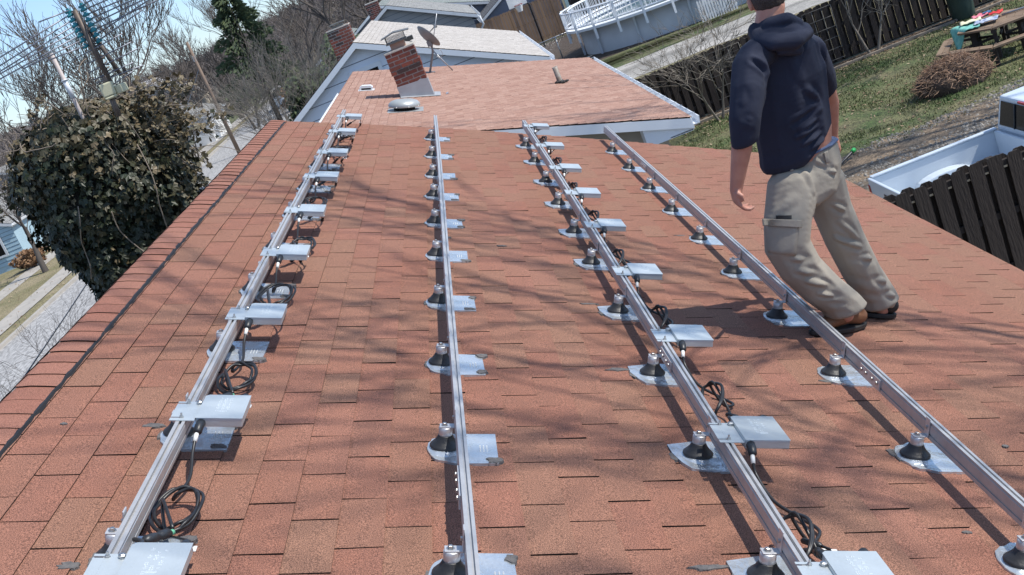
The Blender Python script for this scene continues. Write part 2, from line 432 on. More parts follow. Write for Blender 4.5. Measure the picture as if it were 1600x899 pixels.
# ================================================================== RAILS
ORD=['nearest','second nearest','third nearest','fourth nearest','fifth nearest','sixth nearest','seventh nearest','eighth nearest','ninth nearest','tenth nearest']
RAILN=['leftmost','second','third','rightmost']
RV=[-.768,.172,1.075,1.885]; RFAR=[12.40,12.22,12.07,11.86]
for i,(rv,rf) in enumerate(zip(RV,RFAR)):
    lab=['silver aluminium rail nearest the ridge, carrying small silver boxes','silver rail without boxes, second from the ridge','silver rail with boxes in the middle right of the roof','silver rail running past the standing man, nearest the eave'][i]
    t=thing('mounting_rail',lab,'rail',M=roofM(rv,0),group='aluminium mounting rails along the roof')
    w_=.0155; b0=.088; t0=.1525
    prof=[(-w_,b0),(w_,b0),(w_,b0+.014),(w_-.004,b0+.015),(w_-.004,b0+.021),(w_,b0+.022),(w_,t0-.012),(w_-.003,t0-.010),(w_-.003,t0-.007),(w_,t0-.005),(w_,t0),(.0052,t0),(.0052,t0-.011),(-.0036,t0-.011),(-.0036,t0),(-w_,t0),(-w_,t0-.005),(-w_+.003,t0-.007),(-w_+.003,t0-.010),(-w_,t0-.012),(-w_,b0+.022),(-w_+.004,b0+.021),(-w_+.004,b0+.015),(-w_,b0+.014)]
    mb=MB(); n=len(prof); ya,yb=-2.9,rf
    bow=lambda y: .004*math.sin(y*.7+i)
    K=14; vs=[];fs=[]
    for k in range(K+1):
        y=ya+(yb-ya)*k/K
        vs+= [(p[0]+bow(y),y,p[1]) for p in prof]
    for k in range(K):
        for j in range(n):
            j2=(j+1)%n; fs.append((k*n+j,k*n+j2,(k+1)*n+j2,(k+1)*n+j))
    fs.append(list(range(n))); fs.append([K*n+j for j in range(n)][::-1])
    mb.add(vs,fs); mb.build('extrusion',alu_d,t)
    for su in {0:[1.9,6.4],1:[3.35,8.2],2:[4.62,9.2],3:[4.45,9.6,3.05]}[i]:
        x=-w_-.0045+bow(su)
        mb=MB(); mb.box((x-.002,su-.11,b0+.006),(x+.004,su+.11,t0-.013)); sp=mb.build('splice_plate',alu,t)
        mb=MB()
        for k in (-.085,-.035,.035,.085):
            mb.lathe([(.0075,0),(.0075,.006),(.004,.008)],6,Matrix.Translation((x-.002,su+k,(b0+t0)/2))@Matrix.Rotation(R(-90),4,'Y'),smooth=False)
        build_each(mb,'bolt',steel,sp)

# ================================================================== ROOF MOUNTS
def make_mount(kind,seed):
    rr=random.Random(seed)
    t=thing('roof_mount','x','roof mount')
    # flashing: sheet with a raised shell under the boot
    mb=MB(); n=26; cu=0
    out=[]
    y0,y1=-.135,.135
    x0,x1=(-.062,.185) if kind!=3 else (-.09,.16)
    for k in range(17):
        a=math.pi/2+math.pi*k/16
        out.append((math.cos(a)*(-x0),math.sin(a)*.112 ))
    if kind==3: out=[(x0,.10),(x0+.0,.02),(x0+.02,-.06),(x0+.045,-.115)]
    pl=out+[(.03,y0),(x1,y0+.004),(x1+rr.uniform(-.004,.004),y1-.004),(.03,y1)]
    hz_=.0105; m=len(pl)
    pl=[(p[0]+rr.uniform(-.0025,.0025),p[1]+rr.uniform(-.0025,.0025)) for p in pl]
    mb.add([(p[0],p[1],hz_+rr.uniform(-.001,.0028)) for p in pl]+[(p[0],p[1],.001) for p in pl],[list(range(m))]+[(i,m+i,m+(i+1)%m,(i+1)%m) for i in range(m)])
    fl=mb.build('flashing',flash_m,t)
    # shell: elongated cone bulge
    mb=MB(); rings=[]
    for rr_,h in ((1.0,.0108),(.93,.0135),(.78,.018),(.6,.022),(.42,.024)):
        ring=[]
        for k in range(28):
            a=2*math.pi*k/28
            ext=.105 if math.cos(a)>0 else .062
            ring.append((math.cos(a)*ext*rr_+(0 if math.cos(a)>0 else 0),math.sin(a)*(.083*rr_)*(1 if math.cos(a)<=0 else (1-.25*math.cos(a)**2)),h*(1-.45*max(0,math.cos(a))*(1-rr_*.6))))
        rings+=ring
    fs=[(i*28+k,i*28+(k+1)%28,(i+1)*28+(k+1)%28,(i+1)*28+k) for i in range(4) for k in range(28)]+[[4*28+k for k in range(28)]]
    mb.add(rings,fs,smooth=True); mb.build('raised_shell',flash_m,fl)
    mb=MB()
    for sx,sy in ((x1-.012,y1-.03),(x1-.02,y0+.03)):
        if rr.random()<.85: dab(mb,sx+rr.uniform(-.01,.01),sy+rr.uniform(-.01,.01),.024*rr.uniform(.8,1.2),.020*rr.uniform(.8,1.2),rr.uniform(-.4,.4),.016,seed,14)
    if rr.random()<.5 or kind==3: dab(mb,x0+.004,.0,.014,.035,0,.010,seed+3,14)
    if mb.f: build_each(mb,'sealant',sealant,fl)
    if kind==1:      # stamped dots
        mb=MB()
        for a in range(3):
            for b_ in range(6):
                if rr.random()<.8: mb.cbox((.125+a*.012,-.030+b_*.010,.0130),(.004,.003,.0015))
        mb.build('stamped_marks',white_pl,fl)
    mb=MB(); mb.lathe([(.055,.0205),(.0545,.025),(.050,.030),(.041,.038),(.033,.048),(.0290,.055),(.0268,.060),(.0255,.062)],28); mb.build('rubber_boot',rubber,t)
    mb=MB(); mb.lathe([(.0240,.045),(.0240,.0905),(.0222,.0925)],24); mb.build('post',alu,t)
    mb=MB()
    mb.box((-.021,-.0175,.0930),(.0335,.0175,.0975)); mb.box((.0290,-.0175,.0977),(.0334,.0175,.163))
    br=mb.build('bracket',alu,t,bevel=.0012)
    mb=MB(); mb.lathe([(.0125,.0977),(.0125,.0992),(.0078,.0993),(.0078,.106),(.006,.107)],6,Matrix.Translation((-.004,0,0)),smooth=False)
    mb.lathe([(.0075,0),(.0075,.006),(.004,.007)],6,Matrix.Translation((.0288,0,.128))@Matrix.Rotation(R(-90),4,'Y'),smooth=False)
    build_each(mb,'bolt',steel,t)
    return t
MU=[[3.08,3.99,4.93,5.9,6.83,7.76,8.72,9.7,10.6,11.6],
    [2.99,3.90,4.81,5.76,6.75,7.65,8.57,9.44,10.43,11.5],
    [2.99,3.86,4.73,5.66,6.65,7.47,8.4,9.3,10.28,11.2],
    [3.08,3.88,4.77,5.63,6.52,7.38,8.28,9.15,10.1,11.05]]
PO=[-.0505,-.049,-.0505,-.0515]
protos={}
for i in range(4):
    kind={0:1,1:1,2:3,3:2}[i]
    for k,u in enumerate(MU[i]):
        key=(kind,(k+i)%3)
        if key not in protos:
            protos[key]=make_mount(kind,11+kind*7+(k+i)%3); o=protos[key]
        else: o=copy_tree(protos[key])
        o.matrix_world=roofM(RV[i]+PO[i],u,random.uniform(-.05,.05) if 0 else 0)
        tag(o,'metal roof foot with black boot, %s along the %s rail'%(ORD[k],['leftmost','second','third','rightmost'][i]) if k else 'metal roof foot with black boot at the near end of the %s rail'%RAILN[i],'roof mount','roof feet holding up the rails')

# ================================================================== MICROINVERTERS
def cyl_between(mb,a,b,r,seg=10,mi=0): mb.tube([a,b],r,seg,mi)
def connector(mb,a,b,r=.011):
    a=V(a);b=V(b); P=[0,.08,.1,.42,.45,.55,.58,.92,.95,1]; Rr=[.55,.75,1,1,.8,.8,1,1,.7,.55]
    mb.tube([a+(b-a)*p for p in P],[r*x for x in Rr],10)
def make_inverter(seed,side,gap,detail=True,last=False):
    """local frame: origin at the rail centre line under the middle of the box; gap = distance to the next box towards the camera"""
    rr=random.Random(seed)
    t=thing('inverter','x','inverter')
    cx,hw,hl=.128,.0765,.108
    # housing with stepped lip
    mb=MB(); c=.012
    def oct_(hw,hl,c): return [(cx-hw,-hl),(cx+hw,-hl),(cx+hw,hl-c*0),(cx-hw+c,hl),(cx-hw,hl-c)]
    mb.prism(oct_(hw,hl,.012),2,.134,.1645)
    ho=mb.build('housing',inv_m,t,bevel=.0022)
    mb=MB(); mb.prism(oct_(hw+.0015,hl+.0015,.012),2,.1648,.1668); mb.build('lid',inv_m,ho,bevel=.0007)
    # embossed characters
    mb=MB(); rows=3
    for a in range(rows):
        x=cx-.018+a*.017
        y=.075
        while y>-.06+a*.012:
            g=rr.choice([0,1,2,3])
            if g==0: mb.cbox((x,y,.1673),(.009,.0016,.0012))
            elif g==1: mb.cbox((x,y,.1673),(.0016,.006,.0012)); mb.cbox((x+.003,y-.002,.1673),(.006,.0014,.0012))
            elif g==2: mb.cbox((x-.003,y,.1673),(.003,.005,.0012)); mb.cbox((x+.003,y+.001,.1673),(.002,.005,.0012))
            y-=.0095 if rr.random()<.8 else .018
    mb.cbox((cx+.002,-.045,.1673),(.028,.002,.0012)); mb.cbox((cx+.002,-.051,.1673),(.028,.002,.0012))
    mb.build('embossed_lettering',mat('raised_marks',(.80,.84,.86),rough=.35,metal=.4),ho)
    # flange with two slots
    mb=MB(); z0,z1=.1532,.1560; xa,xb=-.036,.0505; ya,yb=-.108,.066
    mb.box((xa+.030,ya,z0),(xb,yb,z1))
    for y0,y1 in ((ya,ya+.022),(ya+.031,yb-.021),(yb-.012,yb)): mb.box((xa,y0,z0),(xa+.0298,y1,z1))
    mb.box((xb-.002,ya,z1+.0002),(xb,yb,.1640))
    mb.build('mounting_flange',inv_m,t)
    mb=MB()
    for x,y in ((0,ya+.027),(0,yb-.017)):
        mb.lathe([(.0085,z1),(.0085,z1+.0015),(.0065,z1+.0016),(.0065,z1+.006),(.0035,z1+.0065),(.0035,z1+.016)],6,Matrix.Translation((x,y,0)),smooth=False)
    build_each(mb,'clamp_bolt',steel,t)
    mb=MB(); mb.lathe([(.0085,z1),(.0085,z1+.003),(.011,z1+.0035),(.0105,z1+.009),(.006,z1+.012)],8,Matrix.Translation((.038,yb-.02,0)),smooth=False); mb.build('ground_lug',steel,t)
    # front gland and its cable
    gx=cx-hw+.018
    mb=MB(); mb.tube([(gx,-hl+.002,.148),(gx-.002,-hl-.025,.144),(gx-.004,-hl-.045,.134),(gx-.005,-hl-.05,.131)],[.0155,.0155,.0145,.010],14); mb.build('cable_gland',conn_m,t)
    mb=MB(); mb.tube([(gx-.005,-hl-.046,.133),(gx-.008,-hl-.075,.112)],.0075,10); mb.build('cable_sleeve',white_pl,t)
    # rear glands
    mb=MB(); mb.tube([(cx-hw+.016,hl-.002,.147),(cx-hw+.013,hl+.03,.144)],[.012,.010],12); mb.build('cable_gland',conn_m,t)
    mb=MB(); mb.tube([(cx+hw-.022,hl-.002,.147),(cx+hw-.022,hl+.032,.145),(cx+hw-.022,hl+.036,.145)],[.016,.016,.011],14); mb.build('cable_gland',conn_m,t)
    j=lambda s=.01: rr.uniform(-s,s)
    if not last:
        if side==0:
            cc=V((.09+j(.02),-.50+j(.05),.05))
            e0=V((cx-hw+.012,-gap+hl+.03,.143))
            c0=V((.055+j(),-gap+hl+.12+j(.01),.105)); c1=V((.095+j(),-gap+hl+.235,.075))
            pts=[(gx-.008,-hl-.07,.116),(gx-.008,-hl-.12,.085),(gx+.0,-hl-.22,.045),(cc.x-.03,cc.y+.10,.03)]
            rad=.090+j(.012)
            for k in range(30):
                a=1.9-k*.56
                pts.append((cc.x+math.cos(a)*rad*(1+.16*math.sin(k*.43+seed))*.8,cc.y+math.sin(a)*rad*(1.2+.2*math.cos(k*.31+seed)),.018+.045*(.5+.5*math.sin(a*1+.6))+.006*(k%3)))
            pts+=[(cc.x-.045,cc.y+.01,.07),tuple(c1+V((0,.03,0)))]
        else:
            cc=V((.075+j(.015),-.62+j(.04),.07))
            e0=V((cx-hw+.012,-gap+hl+.03,.143))
            c0=V((.095+j(),-gap+hl+.10+j(.01),.10)); c1=V((.125+j(),-gap+hl+.20,.06))
            pts=[(gx-.008,-hl-.07,.116),(gx+.0,-hl-.10,.08),(gx+.035,-hl-.20,.035),(gx+.10+j(),-hl-.29,.018),(gx+.12+j(.02),-hl-.38,.02),(cc.x+.07,cc.y+.08,.03)]
            rad=.052+j(.006)
            for k in range(26):
                a=1.2-k*.52
                pts.append((cc.x+math.cos(a)*rad*.55+.01*math.sin(k),cc.y+math.sin(a)*rad*1.9,.075+.05*math.sin(a+1.2)+.004*(k%3)))
            pts+=[(cc.x+.06,cc.y-.04,.05),tuple(c1+V((.0,.03,.0)))]
        mb=MB(); mb.tube(spline(pts,5),.0058,8); ca=mb.build('trunk_cable',cable_m,t)
        mb=MB(); connector(mb,c1,c0,.0155); mb.build('plug',conn_m,ca)
        mb=MB(); mb.tube([c1+V((0,.001,0)),c1+(c1-c0).normalized()*.012],.0085,10); mb.build('green_band',mat('green_ring',(.12,.42,.26),rough=.5),ca)
        mb=MB(); mb.tube(spline([c0,c0+(c0-c1).normalized()*.03+V((-.008,0,.012)),e0+V((0,.02,-.002)),e0+V((0,-.02,.003))],5),.0068,8); mb.build('tail_cable',cable_m,t)
    # two DC leads looping from the rear gland of this box
    b0=V((cx+hw-.022,hl+.034,.145))
    for s_ in (0,1):
        if side==0: tip=V((cx+.03-s_*.06+j(.02),hl+.25+j(.04)-s_*.02,.04+.01*s_)); mid=V((cx+.055-s_*.02,hl+.13,.095+.012*s_))
        else: tip=V((cx-.01+j(.02)+s_*.02,hl+.20+j(.03)+s_*.03,.05+.025*s_)); mid=V((cx+.05,hl+.10,.11-.012*s_))
        d=(tip-mid).normalized(); a=tip-d*.0; b=tip+d*.085+V((0,0,-.004))
        mb=MB(); mb.tube(spline([b0+V((-.004+.008*s_,0,0)),mid,a],6),.0042,7); le=mb.build('dc_lead',cable_m,t)
        mb=MB(); connector(mb,a,b,.0098); mb.build('plug',conn_m,le)
        if s_==0: mb=MB(); mb.tube([a-d*.022,a-d*.001],.0072,8); mb.build('white_tag',white_pl,le)
    if detail and rr.random()<.7:
        pos=V((cx+.045,hl+.17,.06)) if side==0 else V((cx+.02,hl+.14,.09))
        mb=MB(); mb.cbox(pos,(.016,.03,.002),M=None); mb.build('paper_tag',white_pl,t)
    return t
IU=[[2.77,3.87,5.03,6.17,7.27,8.48,9.58,10.8,11.87],[2.75,3.75,4.85,5.96,7.1,8.16,9.2,10.37,11.65]]
for s_,ri in ((0,0),(1,2)):
    for k,u in enumerate(IU[s_]):
        gap=u-IU[s_][k-1] if k else 1.0
        o=make_inverter(100*s_+k*3+1,s_,gap,last=False)
        o.matrix_world=roofM(RV[ri],u)
        tag(o,('silver box with looped black cables, %s on the %s rail'%(ORD[k],['leftmost','third'][s_])) if k else 'silver box cut off by the bottom of the photo on the %s rail'%['leftmost','third'][s_],'inverter','small inverters bolted along the rails')
# ================================================================== HOUSES BEHIND
brick_m=mat('brick',(.17,.045,.03),(.22,.06,.038),9,.85,tint=(.05,.028,.026),bump=.3,bscale=70)
mortar=mat('mortar',(.46,.44,.40),(.38,.36,.33),20,.95,bump=.3,bscale=60)
dark_glass=mat('dark_glass',(.008,.009,.011),rough=.15,spec=.2)
def brick_stack(parent,x0,x1,y0,y1,z0,z1,name='chimney',course=.088,blen=.25,corbel=True,seed=1,zbrick=None):
    rr=random.Random(seed)
    mb=MB(); mb.box((x0+.012,y0+.012,z0),(x1-.012,y1-.012,z1-.01),1)
    z=zbrick if zbrick is not None else z0; k=0
    nc=int((z1-z)/course)
    while z<z1-.02:
        ex_=.018 if corbel and nc-k<=4 and nc-k>2 else 0
        a0,a1,b0,b1=x0-ex_,x1+ex_,y0-ex_,y1+ex_
        h=course-.019
        off=(k%2)*blen/2
        x=a0-off
        while x<a1:
            xa=max(x,a0); xb=min(x+blen-.019,a1)
            if xb-xa>.02:
                for yy in (b0,b1-.05): mb.box((xa,yy,z),(xb,yy+.05,z+h),0,1.0 if rr.random()<.22 else rr.random()*.35)
            x+=blen
        y=b0+.05+(0 if k%2 else blen/2-.05)-blen
        while y<b1-.05:
            ya=max(y,b0+.052); yb=min(y+blen-.012,b1-.052)
            if yb-ya>.02:
                for xx in (a0,a1-.05): mb.box((xx,ya,z),(xx+.05,yb,z+h),0,1.0 if rr.random()<.22 else rr.random()*.35)
            y+=blen
        z+=course;k+=1
    c=mb.build(name,[brick_m,mortar],parent)
    mb=MB(); mb.box((x0-.01,y0-.01,z1-.012),(x1+.01,y1+.01,z1+.03)); mb.build('crown',mortar,c,bevel=.01)
    return c
def gable_siding(mb,zb,zt,xl,xr,y,lap=.33,mi=0):
    """lapped boards on a wall facing -Y; xl(z), xr(z) give the wall's outline"""
    z=zb
    while z<zt-.01:
        z2=min(z+lap,zt)
        a,b,c,d=xl(z),xr(z),xr(z2),xl(z2)
        if b-a>.02:
            if c<=d: c=d=(c+d)/2
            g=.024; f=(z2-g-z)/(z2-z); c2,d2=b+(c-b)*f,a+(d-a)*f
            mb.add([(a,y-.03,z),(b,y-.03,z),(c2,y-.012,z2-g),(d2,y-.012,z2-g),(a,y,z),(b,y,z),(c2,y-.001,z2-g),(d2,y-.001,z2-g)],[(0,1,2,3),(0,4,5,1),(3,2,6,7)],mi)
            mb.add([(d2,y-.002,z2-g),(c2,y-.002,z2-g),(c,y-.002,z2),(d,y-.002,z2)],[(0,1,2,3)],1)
        z=z2
def simple_tabs_mat(name,c,c2,ct):
    m=mat(name,c,c2,5,.92,0,.3,120,tint=ct,fine=(60,.35),spec=.25); return m
def gable_house(label,X0,XR,X1,Y0,Y1,ZE0,ZR,ZE1,roof_mats,wall,trim,over=.3,name='house',tabsz=None,cat='house',siding=None,lap=.33,fasc=.16,gutter_side=True,group=None):
    """ridge along Y at XR; left eave (X0,ZE0), right eave (X1,ZE1)"""
    t=thing(name,label,cat,(XR,Y0,0),group=group)
    T=Matrix.Translation((-XR,-Y0,0))
    L=Y1-Y0
    ax0,ax1=X0-XR,X1-XR
    th=.10
    rf=None
    for side,(ax,ze) in enumerate(((ax0,ZE0),(ax1,ZE1))):
        sl=math.hypot(ax,ZR-ze); sgn=1 if ax>0 else -1
        d=V((ax/sl,0,(ze-ZR)/sl)); n_=V((-d.z*sgn,0,d.x*sgn))
        M_=Matrix(((d.x,0,n_.x,0),(0,1,0,0),(d.z,0,n_.z,ZR),(0,0,0,1)))
        if sgn<0: M_=Matrix(((d.x,0,n_.x,0),(0,1,0,0),(d.z,0,n_.z,ZR),(0,0,0,1)))
        mb=MB(); mb.box((-.0,0,-th),(sl,L,-.0045),M=M_); r_=mb.build('roof' ,roof_mats[1],t)
        mb=MB()
        tabs(mb,.0,sl+.02,-.02,lambda v:L+.02,expo=tabsz[0] if tabsz else .143,tab=tabsz[1] if tabsz else .333,seed=int(abs(X0*10))+side,lift=.009,gap=.008)
        mb.v=[tuple(M_@V(p)) for p in mb.v]
        if sgn<0: mb.f=[f[::-1] for f in mb.f]
        mb.build('shingles',roof_mats,r_)
    # walls
    k0=over/abs(ax0)*(ZR-ZE0); k1=over/abs(ax1)*(ZR-ZE1)
    z_in=ZR-th-.03
    wl,wr=ax0+over,ax1-over
    mb=MB(); mb.prism([(wl,0),(wr,0),(wr,ZE1+k1-th-.05),(0,z_in),(wl,ZE0+k0-th-.05)],1,over,L-over); mb.build('wall',wall,t)
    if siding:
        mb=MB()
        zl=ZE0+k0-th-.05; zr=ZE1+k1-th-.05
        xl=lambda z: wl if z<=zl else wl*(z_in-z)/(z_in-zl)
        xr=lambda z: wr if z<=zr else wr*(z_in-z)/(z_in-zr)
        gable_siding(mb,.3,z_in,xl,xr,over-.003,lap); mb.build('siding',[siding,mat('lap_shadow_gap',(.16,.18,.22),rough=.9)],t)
    # rake boards at both ends + fascias
    mb=MB()
    for yy in (-.02,L-.015):
        for ax,ze in ((ax0,ZE0),(ax1,ZE1)):
            mb.prism([(0,ZR-.02),(ax,ze-.02),(ax,ze-.02-fasc),(0,ZR-.02-fasc)],1,yy,yy+.035)
    build_each(mb,'rake_board',trim,t)
    mb=MB()
    for ax,ze,sg in ((ax0,ZE0,-1),(ax1,ZE1,1)):
        a,b=sorted((ax-.005*sg,ax+.02*sg)); mb.box((a,.018,ze-fasc-.03),(b,L-.018,ze-.03))
        if gutter_side or sg>0:
            P=[(ax+.024*sg,ze-.14),(ax+.12*sg,ze-.14),(ax+.14*sg,ze-.03),(ax+.125*sg,ze-.03),(ax+.108*sg,ze-.125),(ax+.024*sg,ze-.125)]
            mb.prism(P,1,0,L)
    build_each(mb,'gutter',trim,t)
    # soffit
    mb=MB()
    for ax,ze,sg,k in ((ax0,ZE0,-1,k0),(ax1,ZE1,1,k1)):
        a,b=sorted((ax-.01*sg,ax-(over+.01)*sg)); mb.box((a,.02,ze-fasc-.05),(b,L-.02,ze-fasc-.035))
    build_each(mb,'soffit',trim,t)
    return t
pink=simple_tabs_mat('faded_red_shingle',(.335,.195,.150),(.29,.165,.125),(.37,.23,.18))
pale=simple_tabs_mat('pale_shingle',(.41,.38,.35),(.37,.34,.315),(.45,.42,.39))
greyroof=simple_tabs_mat('grey_shingle',(.24,.24,.235),(.18,.18,.18),(.30,.30,.29))
greenroof=simple_tabs_mat('grey_green_shingle',(.20,.23,.22),(.16,.18,.18),(.26,.28,.27))
slateroof=simple_tabs_mat('dark_shingle',(.12,.12,.125),(.09,.09,.095),(.15,.15,.155))
h2wall=mat('tan_wall',(.36,.33,.28),(.32,.29,.245),2,.85)
trim_blue=mat('pale_trim',(.76,.79,.83),(.72,.75,.79),2,.55)
# --- neighbour with faded orange-pink roof
YH,LH=18.30,11.8
PIT=math.tan(R(18.4))
h2=gable_house('neighbour house with faded pink red roof and brick chimney, just past our roof',-3.05,-2.62,3.0,YH,YH+LH,4.35,4.66,2.82,[pink,asph],h2wall,trim_blue,over=.38)
h2.name='neighbour_house'
def h2z(x): return 4.66-(x+2.62)*(4.66-2.82)/(3.0+2.62)
def loc2(x,y,z): return V((x+2.62,y-YH,z))
# gable overhang return (boxed eave) on the near right corner
mb=MB(); mb.prism([(4.85,2.60),(5.62,2.60),(5.62,2.66),(4.85,2.90)],1,.02,.38); mb.build('boxed_eave',trim_blue,h2)
# gutter straps
mb=MB()
for k in range(26):
    y=.3+k*.47; mb.box((5.61,y,2.805),(5.76,y+.02,2.812))
mb.build('gutter_straps',steel,h2)
c0=brick_stack(h2,-1.36+2.62,-.76+2.62,23.55-YH,24.1-YH,h2z(-.76)-.1,5.12,seed=3,zbrick=4.43)
for o in [c0]: pass
# lead flashing round the chimney base
lead=mat('lead_flashing',(.40,.41,.43),(.34,.35,.37),6,.6,.3)
mb=MB(); zb0,zb1=h2z(-1.36),h2z(-.76)
xa,xb,ya,yb=-1.375+2.62,-.745+2.62,23.535-YH,24.115-YH
mb.add([(xa,ya,zb0),(xb,ya,zb1),(xb,ya,4.42),(xb-.15,ya,4.46),(xb-.2,ya,4.44),(xa,ya,4.47),(xb,yb,zb1),(xb,yb,4.42),(xa,yb,zb0),(xa,yb,4.47)],[(0,1,2,3,4,5),(1,6,7,2),(8,0,5,9)])
mb.box((xa,ya-.13,zb0-.005),(xb+.0,ya-.003,zb0+.0),M=None) if 0 else None
mb.add([(xa,ya-.12,zb0+.02),(xb+.12,ya-.12,h2z(-.62)+.02),(xb+.12,ya-.002,h2z(-.62)+.03),(xa,ya-.002,zb0+.03)],[(0,1,2,3)])
mb.add([(xb+.005,ya,zb1+.02),(xb+.12,ya,h2z(-.62)+.02),(xb+.12,yb,h2z(-.62)+.02),(xb+.005,yb,zb1+.02)],[(0,1,2,3)])
mb.build('flashing',lead,c0)
# flue and cap
mb=MB(); mb.box((1.42,5.32,5.14),(1.72,5.62,5.27)); fl=mb.build('flue',mat('clay_flue',(.42,.25,.18),(.36,.22,.16),8,.8),c0,bevel=.01)
mb=MB(); mb.box((1.36,5.26,5.27),(1.78,5.68,5.30))
capm=mat('cap_metal',(.16,.155,.14),(.22,.21,.19),9,.5,.6)
for k in range(15):
    t_=k/14
    for (a,b) in (((1.38,5.28),(1.76,5.28)),((1.38,5.66),(1.76,5.66)),((1.38,5.28),(1.38,5.66)),((1.76,5.28),(1.76,5.66))):
        x=a[0]+(b[0]-a[0])*t_; y=a[1]+(b[1]-a[1])*t_; mb.tube([(x,y,5.30),(x,y,5.42)],.004,4,1)
for z in (5.33,5.36,5.39):
    for (a,b) in (((1.38,5.28),(1.76,5.28)),((1.38,5.66),(1.76,5.66)),((1.38,5.28),(1.38,5.66)),((1.76,5.28),(1.76,5.66))): mb.tube([(*a,z),(*b,z)],.004,4,1)
mb.prism([(1.30,5.405),(1.57,5.455),(1.88,5.415),(1.88,5.43),(1.57,5.475),(1.30,5.42)],1,5.2,5.74)
mb.build('chimney_cap',[capm,mat('mesh_wire',(.5,.5,.48),rough=.5,metal=.6)],c0)
# dome power vent
vent_m=mat('vent_metal',(.42,.44,.44),(.37,.39,.39),6,.45,.35)
Rt=Matrix.Rotation(R(18.1),4,'Y')
mb=MB(); Mv=Matrix.Translation(loc2(-1.28,21.45,h2z(-1.28)+.0))@Rt
mb.box((-.30,-.32,.006),(.34,.32,.012),M=Mv); mb.lathe([(.19,.012),(.19,.10)],24,Mv,1)
mb.lathe([(.285,.075),(.29,.085),(.28,.13),(.24,.17),(.17,.195),(.08,.205),(.001,.207)],32,Mv)
vt=mb.build('dome_vent',[vent_m,asph],h2)
mb=MB()
for a in range(8):
    mb.tube([Mv@V((.288*math.cos(a*.785+.3),.288*math.sin(a*.785+.3),.075)),Mv@V((.288*math.cos(a*.785+.3),.288*math.sin(a*.785+.3),.095))],.009,6)
build_each(mb,'rivet',white_pl,vt)
# box vent
mb=MB(); Mv=Matrix.Translation(loc2(-2.1,25.4,h2z(-2.1)))@Rt
mb.box((-.17,-.17,.006),(.17,.17,.012),M=Mv)
mb.prism([(-.13,.012),(.13,.012),(.14,.07),(.09,.105),(-.09,.105),(-.14,.07)],1,-.10,.13,M=Mv)
mb.box((-.10,-.103,.02),(.10,-.101,.055),1,M=Mv); mb.build('box_vent',[white_paint,asph],h2,bevel=.01)
# plumbing pipe with tar collar
mb=MB(); p=loc2(1.72,24.4,h2z(1.72)); 
mb.lathe([(.055,-.05),(.055,.36),(.045,.36),(.045,.3)],16,Matrix.Translation(p),cap=False); pp=mb.build('vent_pipe',mat('old_pipe',(.34,.33,.31),(.22,.17,.13),9,.7,.4),h2)
mb=MB(); 
for k in range(9):
    a=k*.7; mb.ico(p+V((.07*math.cos(a)+(.06 if k%3==0 else 0),.07*math.sin(a),.025-.02*math.cos(a))),(.06,.05,.028+.012*(k%2)),sub=1)
mb.build('tar_collar',MATS['black_tar'],pp)
mb=MB(); mb.cbox(loc2(-.50,23.7,h2z(-.5)+.02),(.05,.16,.02)); mb.build('loose_flashing_piece',flash_m,h2)
# satellite dish and aerial standing on it
dm=mat('dish_grey',(.20,.20,.195),(.24,.24,.235),8,.5,.2)
base=V((-.80,28.6,h2z(-.80)))
dish=thing('satellite_dish','grey satellite dish on a bent mast behind the brick chimney','satellite dish',base)
mb=MB(); mb.box((-.10,-.10,0.0),(.12,.10,.02),M=Rt); mb.build('foot',dm,dish)
mb=MB(); mb.tube(spline([(0,0,.01),(.14,-.05,.26),(.25,-.08,.46),(.26,-.08,.58)],5),.027,10); mb.build('mast',dm,dish)
mb=MB(); dirn=V((.84,.30,.46)).normalized(); q=dirn.to_track_quat('Z','Y').to_matrix().to_4x4()
Md=Matrix.Translation((.20,-.08,.76))@q
mb.lathe([(.001,-.0),(.12,.012),(.22,.04),(.31,.085),(.34,.11),(.335,.115),(.30,.092),(.21,.05),(.11,.024),(.001,.014)],32,Md,cap=False); mb.build('reflector',dm,dish)
mb=MB(); mb.cbox((.24,-.08,.64),(.11,.11,.13)); mb.tube([Md@V((.3,0,.06)),Md@V((.12,0,.40))],.014,6); mb.cbox(Md@V((.1,0,.42)),(.08,.08,.08)); mb.build('feed_arm',dm,dish)
mb=MB(); mb.tube([(.52,.05,-.15),(.26,-.08,.45)],.016,8); mb.build('strut',mat('galvanised',(.45,.46,.47),rough=.4,metal=.6),dish)
mb=MB(); mb.tube([(.28,-.11,.55),(.66,-.10,1.22)],.011,6); mb.tube(spline([(.30,-.11,.48),(.42,-.1,.42),(.44,-.1,.30),(.36,-.1,.25),(.28,-.1,.32)],5),.007,5); mb.build('aerial',MATS['galvanised'],dish)
# --- third house: pale roof, bluish lap siding gable
blue_side=mat('pale_blue_siding',(.76,.80,.88),(.73,.77,.85),1.5,.5)
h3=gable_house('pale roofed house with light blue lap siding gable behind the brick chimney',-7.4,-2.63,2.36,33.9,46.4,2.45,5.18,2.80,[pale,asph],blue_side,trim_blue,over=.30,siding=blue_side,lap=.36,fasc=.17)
h3.name='siding_house'
mb=MB(); wx0,wx1,wz0,wz1=-2.62+2.63+.1,-1.35+2.63,2.6,4.12
yy=.30-.06
cw=atY(594,94,34.2); wx1=cw.x+2.63-.13; wx0=wx1-.72; wz1=cw.z-.13; wz0=wz1-1.2
for a,b in (((wx0-.12,yy,wz1),(wx1+.12,yy+.03,wz1+.13)),((wx0-.12,yy,wz0),(wx0,yy+.03,wz1)),((wx1,yy,wz0),(wx1+.12,yy+.03,wz1)),((wx0+.33,yy,wz0),(wx0+.37,yy+.03,wz1))): mb.box(a,b)
wi=mb.build('window',trim_blue,h3)
